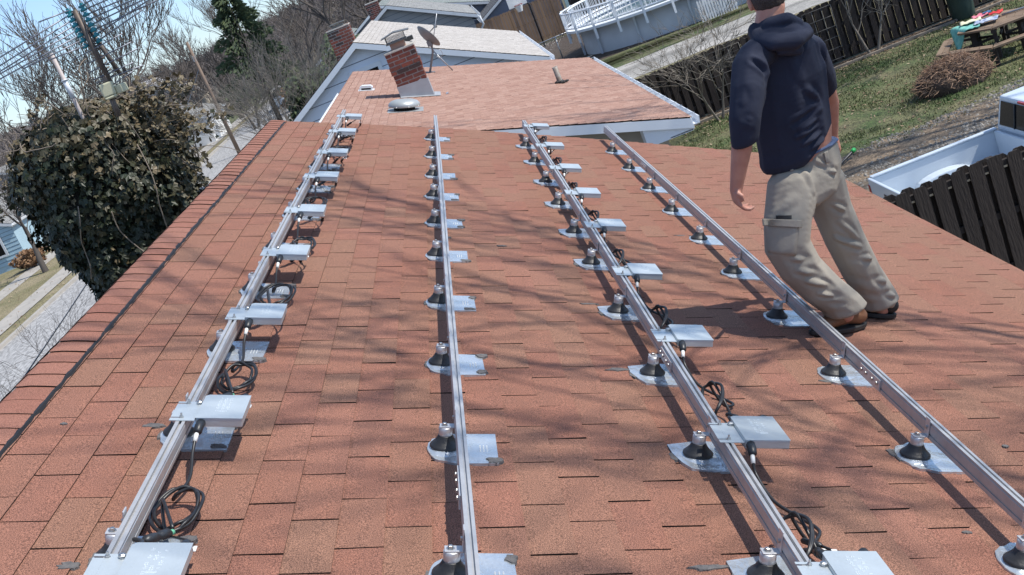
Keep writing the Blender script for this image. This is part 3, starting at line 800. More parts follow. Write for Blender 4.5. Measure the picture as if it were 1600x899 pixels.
mb=MB(); mb.box((wx0,yy+.012,wz0),(wx1,yy+.02,wz1)); mb.build('pane',dark_glass,wi)
mb=MB(); mb.cbox((1.34,2.1,4.60),(.40,.35,.12),M=None); mb.build('roof_vent',mat('dark_vent',(.03,.03,.03),rough=.6),h3)
brick_stack(h3,-3.45+2.63,-2.75+2.63-.0,2.4,3.1,4.0,5.62,seed=8,corbel=False)
brick_stack(h3,-4.35+2.63,-3.55+2.63,6.9,7.8,1.0,5.55,name='side_chimney',seed=9,corbel=False) if 0 else None
mb=MB(); mb.cbox((-.45,2.75,5.68),(.35,.35,.06)); mb.cbox((-.45,2.75,5.76),(.46,.46,.03)); mb.build('chimney_lid',capm,h3)
# --- fourth house: dark grey gable
grey_side=mat('grey_siding',(.34,.33,.32),(.31,.30,.29),1.5,.8)
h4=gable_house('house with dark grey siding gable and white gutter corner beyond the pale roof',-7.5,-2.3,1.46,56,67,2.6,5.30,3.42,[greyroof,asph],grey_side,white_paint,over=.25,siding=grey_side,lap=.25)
h4.name='grey_house'
mb=MB(); mb.tube([(3.82,-.08,3.30),(3.86,-.05,2.9),(3.62,.16,2.6),(3.62,.16,.1)],.05,8); mb.build('downpipe',white_paint,h4)
brick_stack(h4,-3.25+2.3,-2.65+2.3,1.2,1.8,4.2,5.62,seed=10,corbel=False)
h5=gable_house('house with grey green roof at the top edge of the photo, beyond the grey gable',-9.0,-3.6,5.6,74,86,2.2,5.1,1.95,[greenroof,asph],mat('slate_blue_wall',(.17,.18,.22),(.15,.16,.2),2,.7),white_paint,over=.3)
h5.name='green_roof_house'
h6=gable_house('house with grey green roof left of the dark chimney, behind the trees',-9.8,-6.2,-2.6,70,80,2.3,4.4,2.6,[greenroof,asph],wall_m,white_paint,over=.3)
h6.name='bungalow'
# shed behind the third house (grey green roof seen right of chimney 2)
# blue-grey wall with fence: sheds right of the grey house
sh=gable_house('slate blue garage behind the tall brown fence',1.9,4.4,6.8,69.2,78,2.3,3.6,2.3,[slateroof,asph],mat('slate_blue_garage',(.19,.20,.25),(.17,.18,.22),2,.7),white_paint,over=.2,name='garage',cat='garage')
sh2=gable_house('dark grey garage behind the swimming pool',7.5,11,15,68,78,2.6,4.2,2.6,[greyroof,asph],mat('taupe_wall',(.16,.14,.125),(.14,.125,.11),2,.8),white_paint,over=.2,name='garage',cat='garage')

# ================================================================== LEFT SIDE HOUSES
lb=mat('light_blue_siding',(.36,.50,.58),(.33,.46,.54),1.5,.6)
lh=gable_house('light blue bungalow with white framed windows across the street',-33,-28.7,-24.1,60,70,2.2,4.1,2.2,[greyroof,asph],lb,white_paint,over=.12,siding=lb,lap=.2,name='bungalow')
for x in (-26.75,-25.35,-27.9):
    mb=MB(); a=x+28.7
    for p,q in (((a-.4,.0,.75),(a+.4,.04,.85)),((a-.4,.0,1.75),(a+.4,.04,1.85)),((a-.4,.0,.85),(a-.28,.04,1.75)),((a+.28,.0,.85),(a+.4,.04,1.75))): mb.box(p,q)
    wf=mb.build('window',white_paint,lh); mb=MB(); mb.box((a-.28,.02,.85),(a+.28,.03,1.75)); mb.build('pane',dark_glass,wf)
wh=gable_house('small white house beyond the thin leaning pole',-26,-22.6,-19.2,90,98,2.0,3.4,2.0,[greyroof,asph],mat('white_siding',(.75,.75,.73),rough=.6),white_paint,over=.15,name='bungalow')
wh2=gable_house('pale roofed house on the wooded slope at upper left',-46,-38,-31,150,160,2.2,5.6,2.2,[simple_tabs_mat('pale_grey_roof',(.34,.33,.33),(.29,.28,.28),(.4,.39,.39)),asph],wall_m,white_paint,over=.3,name='hillside_house',tabsz=(.4,1.2))
wh3=gable_house('grey house half hidden by ivy sprays beyond the street',-36,-31,-26,78,88,2.3,4.4,2.3,[greyroof,asph],mat('grey_wall',(.4,.4,.4),rough=.8),white_paint,over=.2,name='bungalow')

# ================================================================== CARS
car_white=mat('white_car_paint',(.72,.75,.78),rough=.25,coat=.6)
tyre=mat('tyre',(.02,.02,.02),rough=.8); rim_m=mat('wheel_rim',(.45,.45,.46),rough=.35,metal=.8)
lamp_red=mat('red_lens',(.35,.02,.02),rough=.2,spec=.7); lamp_clear=mat('clear_lens',(.7,.72,.75),rough=.1,spec=.8)
def wheel(parent,x,y,r=.33,w=.2):
    M_=Matrix.Translation((x,y,r))@Matrix.Rotation(R(90),4,'Y') if 0 else Matrix.Translation((x,y,r))@Matrix.Rotation(R(90),4,'X')
    mb=MB(); mb.lathe([(r*.62,-w/2),(r*.92,-w/2),(r,-w*.38),(r,w*.38),(r*.92,w/2),(r*.62,w/2)],24,M_,cap=False); wo=mb.build('wheel',tyre,parent)
    mb=MB(); mb.lathe([(.001,w*.2),(r*.15,w*.32),(r*.2,w*.25),(r*.55,w*.3),(r*.63,w*.48),(r*.63,-w*.48),(r*.55,-w*.3),(r*.2,-w*.25),(r*.15,-w*.32),(.001,-w*.2)],16,M_,cap=False); mb.build('rim',rim_m,wo)
def sedan(label,loc,rz,paint):
    t=thing('parked_car',label,'car',loc,rz,)
    mb=MB()
    sec=[(-2.2,.35,.62,.78),(-2.1,.3,.85,.86),(-1.2,.28,.95,.9),(.9,.28,.95,.9),(1.9,.28,.80,.86),(2.2,.34,.60,.76)]
    vs=[];fs=[]
    for x,z0,z1,w in sec:
        vs+=[(x,-w,z0),(x,-w*1.0,(z0+z1)/2),(x,-w*.94,z1),(x,w*.94,z1),(x,w,(z0+z1)/2),(x,w,z0)]
    for i in range(len(sec)-1):
        for k in range(6): fs.append((i*6+k,i*6+(k+1)%6,(i+1)*6+(k+1)%6,(i+1)*6+k))
    fs+= [list(range(6)),[30+k for k in range(6)][::-1]]
    mb.add(vs,fs); mb.build('body',paint,t,bevel=.04)
    mb=MB(); c=[(-1.7,.93,.80),(-1.05,1.42,.62),(.25,1.46,.62),(1.05,.93,.80)]; vs=[];fs=[]
    for x,z,w in c: vs+=[(x,-w,z),(x,w,z)]
    vs+=[(-1.7,-.80,.9),(-1.7,.8,.9),(1.05,-.8,.9),(1.05,.8,.9)]
    mb.add(vs,[(2,3,5,4)],0); cab=mb.build('roof_panel',paint,t)
    mb=MB(); mb.add(vs,[(0,1,3,2),(4,5,7,6),(0,2,4,6),(1,7,5,3)]); mb.build('glass',dark_glass,t)
    for x in (-1.35,1.35):
        for y in (-.82,.82): wheel(t,x,y)
    for y in (-.62,.62):
        mb=MB(); mb.cbox((2.19,y,.62),(.06,.3,.13)); mb.build('headlight',lamp_clear,t)
        mb=MB(); mb.cbox((-2.19,y,.66),(.06,.3,.13)); mb.build('taillight',lamp_red,t)
    return t
sedan('pale car coming down the far end of the street',(-14.6,99,.012),R(-97),mat('silver_blue_paint',(.45,.52,.58),rough=.25,coat=.6))
sedan('white car parked beside the sidewalk behind the ivy',(-21.2,74,.02),R(-80),car_white)

# --- white pickup in the driveway
tk=thing('pickup_truck','white pickup truck with an empty open bed behind the dark picket fence','pickup truck',(5.05,15.45,.018))
bedp=mat('pickup_paint',(.60,.67,.74),(.57,.64,.71),2,.35,coat=.4)
mb=MB(); W=1.66; Lb=1.98; zr=1.17; zf=.72; tw=.075
mb.box((0,0,.42),(Lb,tw,zr)); mb.box((0,W-tw,.42),(Lb,W,zr)); mb.box((Lb-.06,tw+.002,.42),(Lb,W-tw-.002,zr)); mb.box((.07,tw+.002,.5),(Lb-.062,W-tw-.002,zf))
b=mb.build('bed',bedp,tk,bevel=.02)
mb=MB(); 
for k in range(7): mb.box((.12,.30+k*.155,zf+.003),(Lb-.12,.36+k*.155,zf+.014))
mb.build('bed_ribs',bedp,b)
for y0,y1 in ((tw+.002,tw+.22),(W-tw-.22,W-tw-.002)):
    mb=MB(); prof=[(.55,zf)]+[(1.02+.45*math.cos(a),zf+.20*math.sin(a)**.7) for a in [math.pi-math.pi*k/12 for k in range(1,12)]]+[(1.49,zf)]
    mb.prism(prof,1,y0,y1); mb.build('wheel_arch',bedp,b,bevel=.02)
mb=MB(); mb.box((-.005,0,zr+.003),(Lb,tw+.02,zr+.03)); mb.box((-.005,W-tw-.02,zr+.003),(Lb,W,zr+.03)); build_each(mb,'rail_cap',bedp,b,bevel=.008)
mb=MB(); mb.box((-.055,.03,.48),(-.003,W-.03,zr+.012)); tg=mb.build('tailgate',bedp,tk,bevel=.015)
mb=MB(); mb.box((-.062,.62,.95),(-.058,W-.62,1.05)); mb.build('handle',conn_m,tg)
mb=MB(); mb.box((-.16,.05,.38),(-.06,W-.05,.48)); mb.build('bumper',rim_m,tk,bevel=.015)
for y in (-.004,W-.07):
    mb=MB(); mb.box((-.062,y,.72),(.0-.058+.05,y+.074,1.08)); mb.build('taillight',lamp_red,tk)
mb=MB(); secs=[(Lb+.04,.42,1.18,1.76),(Lb+1.35,.42,1.18,1.76)]
mb.box((Lb+.03,.0,.42),(Lb+1.5,W,1.17)); 
mb.add([(Lb+.03,.02,1.171),(Lb+1.75,.02,1.171),(Lb+1.75,W-.02,1.171),(Lb+.03,W-.02,1.171),(Lb+.14,.12,1.66),(Lb+1.15,.12,1.66),(Lb+1.15,W-.12,1.66),(Lb+.14,W-.12,1.66)],[(4,5,6,7),(0,1,5,4),(1,2,6,5),(2,3,7,6),(3,0,4,7)])
mb.box((Lb+1.502,.03,.42),(Lb+2.75,W-.03,1.06))
cb=mb.build('cab',bedp,tk,bevel=.03)
def pane_on(parent,pts,off,m=dark_glass,name='window'):
    n_=(V(pts[1])-V(pts[0])).cross(V(pts[3])-V(pts[0])).normalized()*off
    mb=MB(); q=[V(p)+n_ for p in pts]; mb.add(q+[p-n_*.6 for p in q],[(0,1,2,3),(0,4,5,1),(1,5,6,2),(2,6,7,3),(3,7,4,0)]); return mb.build(name,m,parent)
def lerp(a,b,t): return V(a)+(V(b)-V(a))*t
A,B,C_,D_=V((Lb+.03,.02,1.171)),V((Lb+.03,W-.02,1.171)),V((Lb+.14,W-.12,1.66)),V((Lb+.14,.12,1.66))
def bil(A,B,C_,D_,s,t): return lerp(lerp(A,B,s),lerp(D_,C_,s),t)
rw=pane_on(cb,[bil(A,B,C_,D_,.94,.14),bil(A,B,C_,D_,.06,.14),bil(A,B,C_,D_,.06,.86),bil(A,B,C_,D_,.94,.86)],.012,name='rear_window')
mb=MB()
for s in (.36,.64): 
    p=bil(A,B,C_,D_,s,.14); q=bil(A,B,C_,D_,s,.86); mb.tube([p+V((-.02,0,0)),q+V((-.02,0,0))],.012,4)
mb.build('window_bar',conn_m,rw)
mb=MB(); p=bil(A,B,C_,D_,.5,.94); mb.cbox(p+V((-.01,0,.0)),(.03,.22,.03)); mb.build('brake_light',lamp_red,cb)
for yy,flip in ((.02,1),(W-.02,0)):
    A2,B2,C2,D2=V((Lb+.1,yy,1.18)),V((Lb+1.6,yy,1.18)),V((Lb+1.12,.12 if flip else W-.12,1.65)),V((Lb+.17,.12 if flip else W-.12,1.65))
    q=[bil(A2,B2,C2,D2,a,b) for a,b in ((.08,.1),(.92,.1),(.92,.88),(.08,.88))]
    if not flip: q=q[::-1]
    pane_on(cb,q,.01)
pane_on(cb,[bil(V((Lb+1.75,.02,1.171)),V((Lb+1.75,W-.02,1.171)),V((Lb+1.15,W-.12,1.66)),V((Lb+1.15,.12,1.66)),a,b) for a,b in ((.06,.1),(.94,.1),(.94,.9),(.06,.9))],.012,name='windscreen')
for x in (1.02,Lb+2.05):
    for y in (.10,W-.10): wheel(tk,x,y,.34,.22)
for y in (.2,W-.2):
    mb=MB(); mb.cbox((Lb+2.75,y,.82),(.06,.28,.16)); mb.build('headlight',lamp_clear,tk)

# ================================================================== FENCES
dwood=mat('dark_fence_wood',(.030,.022,.019),(.020,.015,.013),4,.9,0,.5,40,stretch=(1,1,.15),tint=(.045,.034,.028))
sun_wood=mat('sunlit_rail_paint',(.45,.36,.25),rough=.8)
def picket(mb,x,y,w,h,th=.018,t=0,rr=random,z0=.05,shape='dog'):
    c=w*.22; lean=rr.uniform(-.006,.006); h=h+rr.uniform(-.015,.02)
    P=[(x,z0),(x+w,z0),(x+w+lean,h-c),(x+w-c+lean,h),(x+c+lean,h),(x+lean,h-c)]
    mb.prism(P,1,y,y+th,0,t)
def board_fence(label,x0,x1,y,h,slope=0,pitch=.24,w=.15,name='board_fence',m=dwood,rails=True,both=True,seed=1,group=None,gap=0,solid=False):
    rr=random.Random(seed); t=thing(name,label,'fence',(x0,y,0),math.atan2(slope*(x1-x0),x1-x0),group=group)
    L=x1-x0; mb=MB(); mb2=MB(); x=0
    while x<L:
        picket(mb,x,-.045,w,h,t=rr.random(),rr=rr)
        if both: picket(mb2,x+pitch/2-.01,.045,w,h-.01,t=rr.random(),rr=rr)
        x+=pitch
    mb.build('pickets',m,t)
    if both: mb2.build('rear_pickets',m,t)
    if rails:
        for z in (.28,h*.55,h-.17):
            mb=MB(); mb.box((0,-.022,z),(L,.042,z+.085)); mb.build('rail',m,t)
    x=.1
    while x<L:
        mb=MB(); mb.box((x,-.02+.067,0),(x+.09,.155,h-.03)); mb.build('post',m,t); x+=2.4
    return t
nf=board_fence('dark picket fence in front of the white pickup truck',3.15,9.6,14.14,1.78,pitch=.245,w=.185,seed=3,name='picket_fence')
# pale strips between picket tops; sunlight on the rail put into their colour
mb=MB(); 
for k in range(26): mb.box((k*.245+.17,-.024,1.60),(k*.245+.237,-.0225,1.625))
build_each(mb,'sunlit_rail_strip',sun_wood,nf)
bf=board_fence('long dark board fence behind the back lawn',3.3,22,31.45,1.66,slope=.04,pitch=.235,w=.15,seed=5)
# trellis panels
trm=mat('weathered_wire',(.13,.12,.11),rough=.8)
def trellis(label,x0,x1,y,z0,z1,nx_,nz_):
    t=MB()
    for i in range(nx_+1): x=x0+(x1-x0)*i/nx_; t.tube([(x,y,z0),(x,y,z1)],.012,4)
    for i in range(nz_+1): z=z0+(z1-z0)*i/nz_; t.tube([(x0,y-.013,z),(x1,y-.013,z)],.010,4)
    tag(t.build('trellis',trm),label,'trellis')
trellis('wire trellis on the dark fence left of the man',6.0,6.95,31.25,.35,1.6,3,4)
trellis('wire trellis on the dark fence right of the man',8.75,9.55,31.30,.2,1.62,3,5)
# timber edging
mb=MB(); mb.box((3.6,30.86,0),(12.4,30.96,.09)); mb.box((12.45,30.9,0),(21,31.0,.09)); tag(mb.build('timber_edging',mat('grey_timber',(.25,.21,.17),(.2,.17,.14),4,.9)),'grey timber edging between lawn and mulch','edging')
# brown tall fence + teal post
bw=mat('cedar_fence_wood',(.20,.135,.095),(.13,.09,.065),1.2,.85,tint=(.28,.18,.11),contrast=1.5)
f=board_fence('tall cedar board fence in front of the slate blue garage',0.8,6.2,66.6,2.35,pitch=.17,w=.15,m=bw,both=False,seed=8)
mb=MB(); mb.box((-.09,-.09,0),(.09,.09,2.7)); mb.box((-.12,-.12,2.7),(.12,.12,2.76)); o=mb.build('post',mat('teal_paint',(.30,.42,.42),rough=.6)); o.location=(6.45,65.6,0); tag(o,'pale teal square post at the right end of the cedar fence','post')
# basketball hoop
bh=thing('basketball_hoop','black basketball hoop pole in front of the cedar fence','basketball hoop',(4.44,64.4,0))
mb=MB(); mb.tube([(0,0,0),(0,0,2.4),(-.3,-.2,2.9)],.05,8); mb.build('pole',conn_m,bh)
mb=MB(); mb.box((-1.1,-.35,2.55),(-.1,-.31,3.25)); mb.build('backboard',white_pl,bh)
mb=MB(); mb.lathe([(.23,0),(.245,.01),(.23,.02)],20,Matrix.Translation((-.6,-.62,2.62)),cap=False); mb.lathe([(.13,-.35),(.225,0)],14,Matrix.Translation((-.6,-.62,2.62)),1,cap=False); mb.build('rim',[lamp_red,white_pl],bh)
# chain link rail
gal=MATS['galvanised']
cl=thing('chain_link_fence','low chain link fence running to the pool deck','fence',(3.2,54.9,0),.18)
mb=MB(); mb.tube([(0,0,1.2),(2.7,0,1.2)],.028,6); mb.build('top_rail',gal,cl)
for x in (.05,1.2,2.5): mb=MB(); mb.tube([(x,0,0),(x,0,1.2)],.03,6); mb.build('post',gal,cl)
mb=MB()
for k in range(-12,28):
    x=k*.1
    for d in (1,-1):
        a=[(x,0,0.0),(x+d*1.2,0,1.2)]
        p,q=V(a[0]),V(a[1])
        def clip(p,q):
            lo,hi=0,1
            dx=q.x-p.x
            for lim,sg in ((0,1),(2.7,-1)):
                num=(lim-p.x)/dx
                if (sg==1)==(dx>0): lo=max(lo,num)
                else: hi=min(hi,num)
            return lo,hi
        lo,hi=clip(p,q)
        if hi>lo: mb.tube([p+(q-p)*lo,p+(q-p)*hi],.0035,3)
mb.build('mesh',gal,cl)
# white picket fence by the pool
pf=thing('white_picket_fence','short white picket fence at the right end of the pool','fence',(9.85,49.4,0),-.0)
mb=MB()
for k in range(14):
    x=k*.115; mb.prism([(x,.06),(x+.07,.06),(x+.07,.92),(x+.035,.98),(x,.92)],1,-.02,0)
mb.build('pickets',white_pl,pf)
for z in (.25,.7): mb=MB(); mb.box((0,.002,z),(1.6,.04,z+.07)); mb.build('rail',white_pl,pf)
# ================================================================== POOL
pl=thing('swimming_pool','above ground swimming pool with grey wall and white railed deck','swimming pool',(11.0,54.4,0))
pwall=mat('pool_wall_grey',(.58,.60,.62),(.50,.52,.54),1.2,.6); pvinyl=mat('white_vinyl',(.78,.80,.82),rough=.5)
def ell(a,a_,b_): return (a_*math.cos(a),b_*math.sin(a))
A_,B_=5.55,4.0; N=56
mb=MB(); vs=[];
for z,k in ((0,1),(1.22,1),(1.22,.985),(.2,.985)):
    for i in range(N): x,y=ell(2*math.pi*i/N,A_*k,B_*k); vs.append((x,y,z))
mb.add(vs,[(j*N+i,j*N+(i+1)%N,(j+1)*N+(i+1)%N,(j+1)*N+i) for j in range(3) for i in range(N)],smooth=True); mb.build('wall',pwall,pl)
mb=MB(); vs=[(*ell(2*math.pi*i/N,A_*.984,B_*.984),1.05) for i in range(N)]; mb.add(vs,[list(range(N))]); mb.build('water',mat('pool_cover',(.06,.11,.12),rough=.15),pl)
mb=MB(); vs=[]
for k,z in ((.97,1.225),(1.03,1.225),(1.03,1.30),(.97,1.30)):
    for i in range(N): vs.append((*ell(2*math.pi*i/N,A_*k,B_*k),z))
mb.add(vs,[(j*N+i,j*N+(i+1)%N,((j+1)%4)*N+(i+1)%N,((j+1)%4)*N+i) for j in range(4) for i in range(N)]); mb.build('top_rim',pvinyl,pl)
for i in range(0,N,4):
    a=2*math.pi*i/N; x,y=ell(a,A_*1.02,B_*1.025); nx_,ny_=math.cos(a),math.sin(a)
    mb=MB(); mb.tube([(x,y,0),(x,y,1.22)],.065,4,smooth=False); mb.build('upright',mat('upright_grey',(.50,.53,.57),rough=.5),pl)
# deck with railing round the left and front
deckp=[]; 
for i in range(0,41):
    a=math.pi*.62+ (math.pi*1.62-math.pi*.62)*i/40
    deckp.append(ell(a,A_*1.10,B_*1.12))
mb=MB(); inner=[ell(math.pi*.62+math.pi*i/40,A_*1.035,B_*1.04) for i in range(41)]
vs=[(x,y,1.31) for x,y in deckp]+[(x,y,1.31) for x,y in inner]+[(x,y,1.20) for x,y in deckp]+[(x,y,1.20) for x,y in inner]
K=41; mb.add(vs,[(i,i+1,K+i+1,K+i) for i in range(40)]+[(i,2*K+i,2*K+i+1,i+1) for i in range(40)]+[(2*K+i,3*K+i,3*K+i+1,2*K+i+1) for i in range(40)]); mb.build('deck',pvinyl,pl)
mb=MB(); mb.tube([(x,y,2.10) for x,y in deckp],.035,6); mb.tube([(x,y,1.42) for x,y in deckp],.028,6); mb.tube([(x,y,2.10) for x,y in inner],.03,6);mb.tube([(x,y,1.42) for x,y in inner],.025,6); mb.build('handrail',pvinyl,pl)
mb=MB()
def walk(poly,step):
    d=0; out=[]; 
    for (x0,y0),(x1,y1) in zip(poly,poly[1:]):
        L=math.hypot(x1-x0,y1-y0); 
        while d<L: out.append((x0+(x1-x0)*d/L,y0+(y1-y0)*d/L)); d+=step
        d-=L
    return out
for x,y in walk(deckp,.19)+walk(inner,.22): mb.tube([(x,y,1.43),(x,y,2.09)],.017,4,smooth=False,cap=False)
mb.build('balusters',pvinyl,pl)
for x,y in walk(deckp,1.25): mb=MB(); mb.box((x-.05,y-.05,.75),(x+.05,y+.05,2.16)); mb.build('deck_post',pvinyl,pl)

# ================================================================== YARD THINGS
# octagonal picnic table
pwood=mat('picnic_wood',(.21,.145,.095),(.15,.10,.07),6,.85,stretch=(.3,1,1),tint=(.27,.19,.125)); pdark=mat('picnic_frame',(.045,.035,.03),rough=.85)
pt=thing('picnic_table','brown wooden picnic table with angled benches on the lawn','picnic table',(11.35,26.05,.01),R(-32))
def ring_seg(mb,r0,r1,z,th,n=6,ks=range(6),ph=R(30),sx=1.0,t=0):
    for k in ks:
        a0=ph+k*2*math.pi/n+.012; a1=ph+(k+1)*2*math.pi/n-.012
        P=[(r0*math.cos(a0)*sx,r0*math.sin(a0)),(r1*math.cos(a0)*sx,r1*math.sin(a0)),(r1*math.cos(a1)*sx,r1*math.sin(a1)),(r0*math.cos(a1)*sx,r0*math.sin(a1))]
        mb.prism(P,2,z,z+th,0,random.random())
mb=MB()
for r0,r1 in ((.06,.22),(.23,.40),(.41,.58),(.59,.78)): ring_seg(mb,r0,r1,.71,.04,sx=1.15)
mb.build('tabletop',pwood,pt)
for k in range(6):
    mb=MB(); ring_seg(mb,1.08,1.20,.42,.04,ks=[k],sx=1.1); ring_seg(mb,1.21,1.34,.42,.04,ks=[k],sx=1.1); mb.build('bench',pwood,pt)
for k in range(6):
    a=R(60)*k+R(30); ca,sa=math.cos(a),math.sin(a)
    M_=Matrix.Rotation(a,4,'Z'); mb=MB()
    mb.box((.15,-.02,.36),(1.32,.02,.415),M=M_); mb.box((.45,-.045,.62),(.75,.045,.705),M=M_); mb.box((.52,-.04,.0),(.62,.04,.70),M=M_); mb.box((1.08,-.04,0),(1.18,.04,.36),M=M_); mb.build('leg',pdark,pt)
# cloths on the table
def cloth(name,label,cx_,cy_,w_,h_,rot,m,z=.775,seed=0,drop=None,cat='cloth',th=.014):
    rr=random.Random(seed); mb=MB(); n=14; vs=[]
    for j in range(n+1):
        for i in range(n+1):
            a=(i/n-.5)*w_; b_=(j/n-.5)*h_
            x=cx_+a*math.cos(rot)-b_*math.sin(rot); y=cy_+a*math.sin(rot)+b_*math.cos(rot)
            zz=z+.045*(.5+.5*noise.noise(V((x*7,y*7,seed))))+.03*noise.noise(V((x*15,y*13,seed+2)))
            if drop and x<drop: zz-=min(.42,(drop-x)*1.5); x=drop-(drop-x)*.45
            vs.append((x,y,zz))
    m_=n+1; fs=[(j*m_+i,j*m_+i+1,(j+1)*m_+i+1,(j+1)*m_+i) for j in range(n) for i in range(n)]
    mb.add(vs,fs,smooth=True); o=mb.build(name,m); sm=o.modifiers.new('thick','SOLIDIFY'); sm.thickness=th; sm.offset=1
    return tag(o,label,cat,'cloths piled on the picnic table')
cm=lambda n,c,c2: mat(n,c,c2,9,.85)
cloth('blanket','turquoise green blanket hanging off the left end of the picnic table',10.72,26.28,.75,.62,-.55,cm('turquoise_cloth',(.13,.42,.38),(.25,.58,.48)),seed=1,drop=10.62)
cloth('towel','white and blue striped towel on the picnic table',11.12,26.0,.50,.34,-.55,cm('striped_cloth',(.62,.66,.72),(.22,.28,.45)),z=.81,seed=3)
cloth('towel','pale yellow towel in the middle of the cloth pile',10.95,26.4,.45,.3,-.4,cm('cream_cloth',(.66,.64,.42),(.72,.7,.52)),z=.83,seed=4)
cloth('towel','pink towel at the far side of the cloth pile',11.25,26.55,.34,.26,-.3,cm('pink_cloth',(.65,.15,.22),(.72,.25,.3)),z=.84,seed=5)
cloth('towel','bright red towel at the right of the cloth pile',11.48,26.25,.30,.2,-.5,cm('red_cloth',(.55,.02,.03),(.62,.05,.05)),z=.84,seed=6)
cloth('towel','small dark blue towel beside the pink one',11.42,26.55,.18,.14,-.5,cm('navy_cloth',(.05,.12,.25),(.08,.16,.3)),z=.86,seed=7)
mb=MB(); mb.tube([(11.55,26.15,.79),(12.6,25.75,.80)],.022,8); tag(mb.build('metal_pole',gal),'grey metal pole lying across the right side of the picnic table','pole')
# brush pile
brush=mat('dead_brush',(.30,.18,.12),(.20,.13,.09),8,.9,tint=(.46,.30,.20))
bp=thing('brush_pile','heap of brown dead branches on the lawn edge by the pickup','brush pile',(9.62,24.75,0))
bp.scale=(1.1,1.1,1.12)
mb=MB(); mb.ico((0,0,.12),(.72,.48,.42),sub=3); 
mb.v=[tuple(V(p)*(1+.25*noise.noise(V(p)*3))) for p in mb.v]; mb.build('core',mat('brush_core',(.05,.035,.028),(.09,.06,.045),12,.95,bump=1,bscale=20),bp)
mb=MB(); rr=random.Random(5)
for i in range(2600):
    a=rr.uniform(0,6.28); e=rr.uniform(.0,1.4); r_=rr.uniform(.75,1.05)
    p=V((math.cos(a)*math.cos(e)*.78*r_,math.sin(a)*math.cos(e)*.52*r_,.1+math.sin(e)*.48*r_))
    d=V((rr.gauss(-.2,.7),rr.gauss(0,.5),rr.gauss(.1,.4))).normalized()*rr.uniform(.06,.22)
    mb.tube([p,p+d*.5+V((rr.gauss(0,.01),0,rr.gauss(0,.01))),p+d],[.006,.005,.002],3,0,rr.random(),smooth=False,cap=False)
mb.build('branches',brush,bp)
# barrel
br_=thing('barrel','dark green open barrel against the dark fence','barrel',(12.75,31.05,.0))
bg_=mat('dark_green_plastic',(.03,.055,.045),rough=.5)
mb=MB(); mb.lathe([(.27,0),(.30,.1),(.31,.45),(.32,.80),(.335,.82),(.335,.86),(.31,.86),(.29,.2)],32,cap=False); mb.build('drum',bg_,br_)
mb=MB(); mb.lathe([(.31,.862),(.34,.865),(.34,.88),(.31,.883)],32,cap=False); mb.build('rim',mat('rim_grey',(.35,.36,.35),rough=.5),br_)
# hose end
ho_=thing('garden_hose','black garden hose with a green end lying on the dirt','hose',(6.1,22.3,.02))
mb=MB(); mb.tube(spline([(-.6,-.9,.03),(-.35,-.4,.03),(0,-.05,.05),(.36,.2,.12)],6),.028,8); mb.build('tube',cable_m,ho_)
mb=MB(); mb.tube([(.35,.19,.12),(.42,.24,.14)],.045,8); mb.build('end_cap',mat('bright_green',(.03,.42,.10),rough=.4),ho_)
# ================================================================== TREES
bark=mat('bark',(.085,.072,.062),(.055,.048,.042),6,.95,0,.5,20,stretch=(1,1,.3),tint=(.11,.095,.085))
bark_l=mat('pale_bark',(.20,.17,.14),(.14,.12,.10),6,.95,tint=(.26,.23,.19))
twig_m=mat('twigs',(.065,.054,.048),(.09,.075,.066),3,.95,tint=(.125,.105,.092))
def bare_tree_meshes(seed,H,spread=.5,trunk_h=.28,r0=.022,levels=5,kids=(4,4,4,3),up=.35,minr=.006,stems=1,wander=.16,lean=0,seg0=5,twist=1.0):
    rr=random.Random(seed); tb=MB(); cb_=MB()
    def grow(p,d,L,r,lev):
        n=4 if lev<2 else 3; pts=[p]; rad=[r]; q=p.copy(); dd=d.copy()
        for i in range(n):
            dd=(dd+V((rr.gauss(0,wander),rr.gauss(0,wander),rr.gauss(0,wander*.6)+up*.10*(lev>0)))).normalized()
            q=q+dd*L/n; pts.append(q.copy()); rad.append(max(minr*.5,r*(1-.55*(i+1)/n)))
        mbx=tb if lev==0 else cb_
        mbx.tube(pts,rad,seg0 if lev<2 else 3,0,rr.random()*(.9 if lev>2 else .4),smooth=lev<2,cap=False)
        if lev>=levels: return
        k=kids[min(lev,len(kids)-1)]
        for i in range(k):
            f=rr.uniform(.45,1) if lev else rr.uniform(.55,1)
            if i==0: f=1
            idx=f*n; a=int(min(idx,n-1)); fr=idx-a
            pp=pts[a]+(pts[a+1]-pts[a])*fr
            az=rr.uniform(0,6.28); o=d.orthogonal().normalized(); o=Matrix.Rotation(az,3,d)@o
            ang=spread*rr.uniform(.55,1.25)*(1 if i else .45)
            nd=(dd*math.cos(ang)+o*math.sin(ang)+V((0,0,up*.25))).normalized()
            grow(pp,nd,L*rr.uniform(.58,.82),max(minr,rad[a]*rr.uniform(.5,.7)),lev+1)
    for s in range(stems):
        a=s*2*math.pi/stems+rr.uniform(-.4,.4)
        d=V((lean+.25*math.cos(a)*(stems>1),.25*math.sin(a)*(stems>1),1)).normalized()
        grow(V((.08*math.cos(a)*(stems>1),.08*math.sin(a)*(stems>1),-.05)),d,H*trunk_h,H*r0/(1 if stems==1 else 1.6),0)
    return tb.mesh('trunk',[bark]),cb_.mesh('crown',[twig_m])
def place_tree(meshes,label,loc,rz=0,s=1,name='bare_tree',group=None,cat='tree',mats=None,tilt=0):
    t=thing(name,label,cat,loc,rz,group=group); t.scale=(s,s,s); t.rotation_euler=(0,tilt,rz)
    for nm,me in zip(('trunk','crown'),meshes):
        o=bpy.data.objects.new(nm,me); COL.objects.link(o); o.parent=t
    return t
TA=bare_tree_meshes(1,12,levels=5,kids=(5,4,4,3),minr=.017,r0=.020)
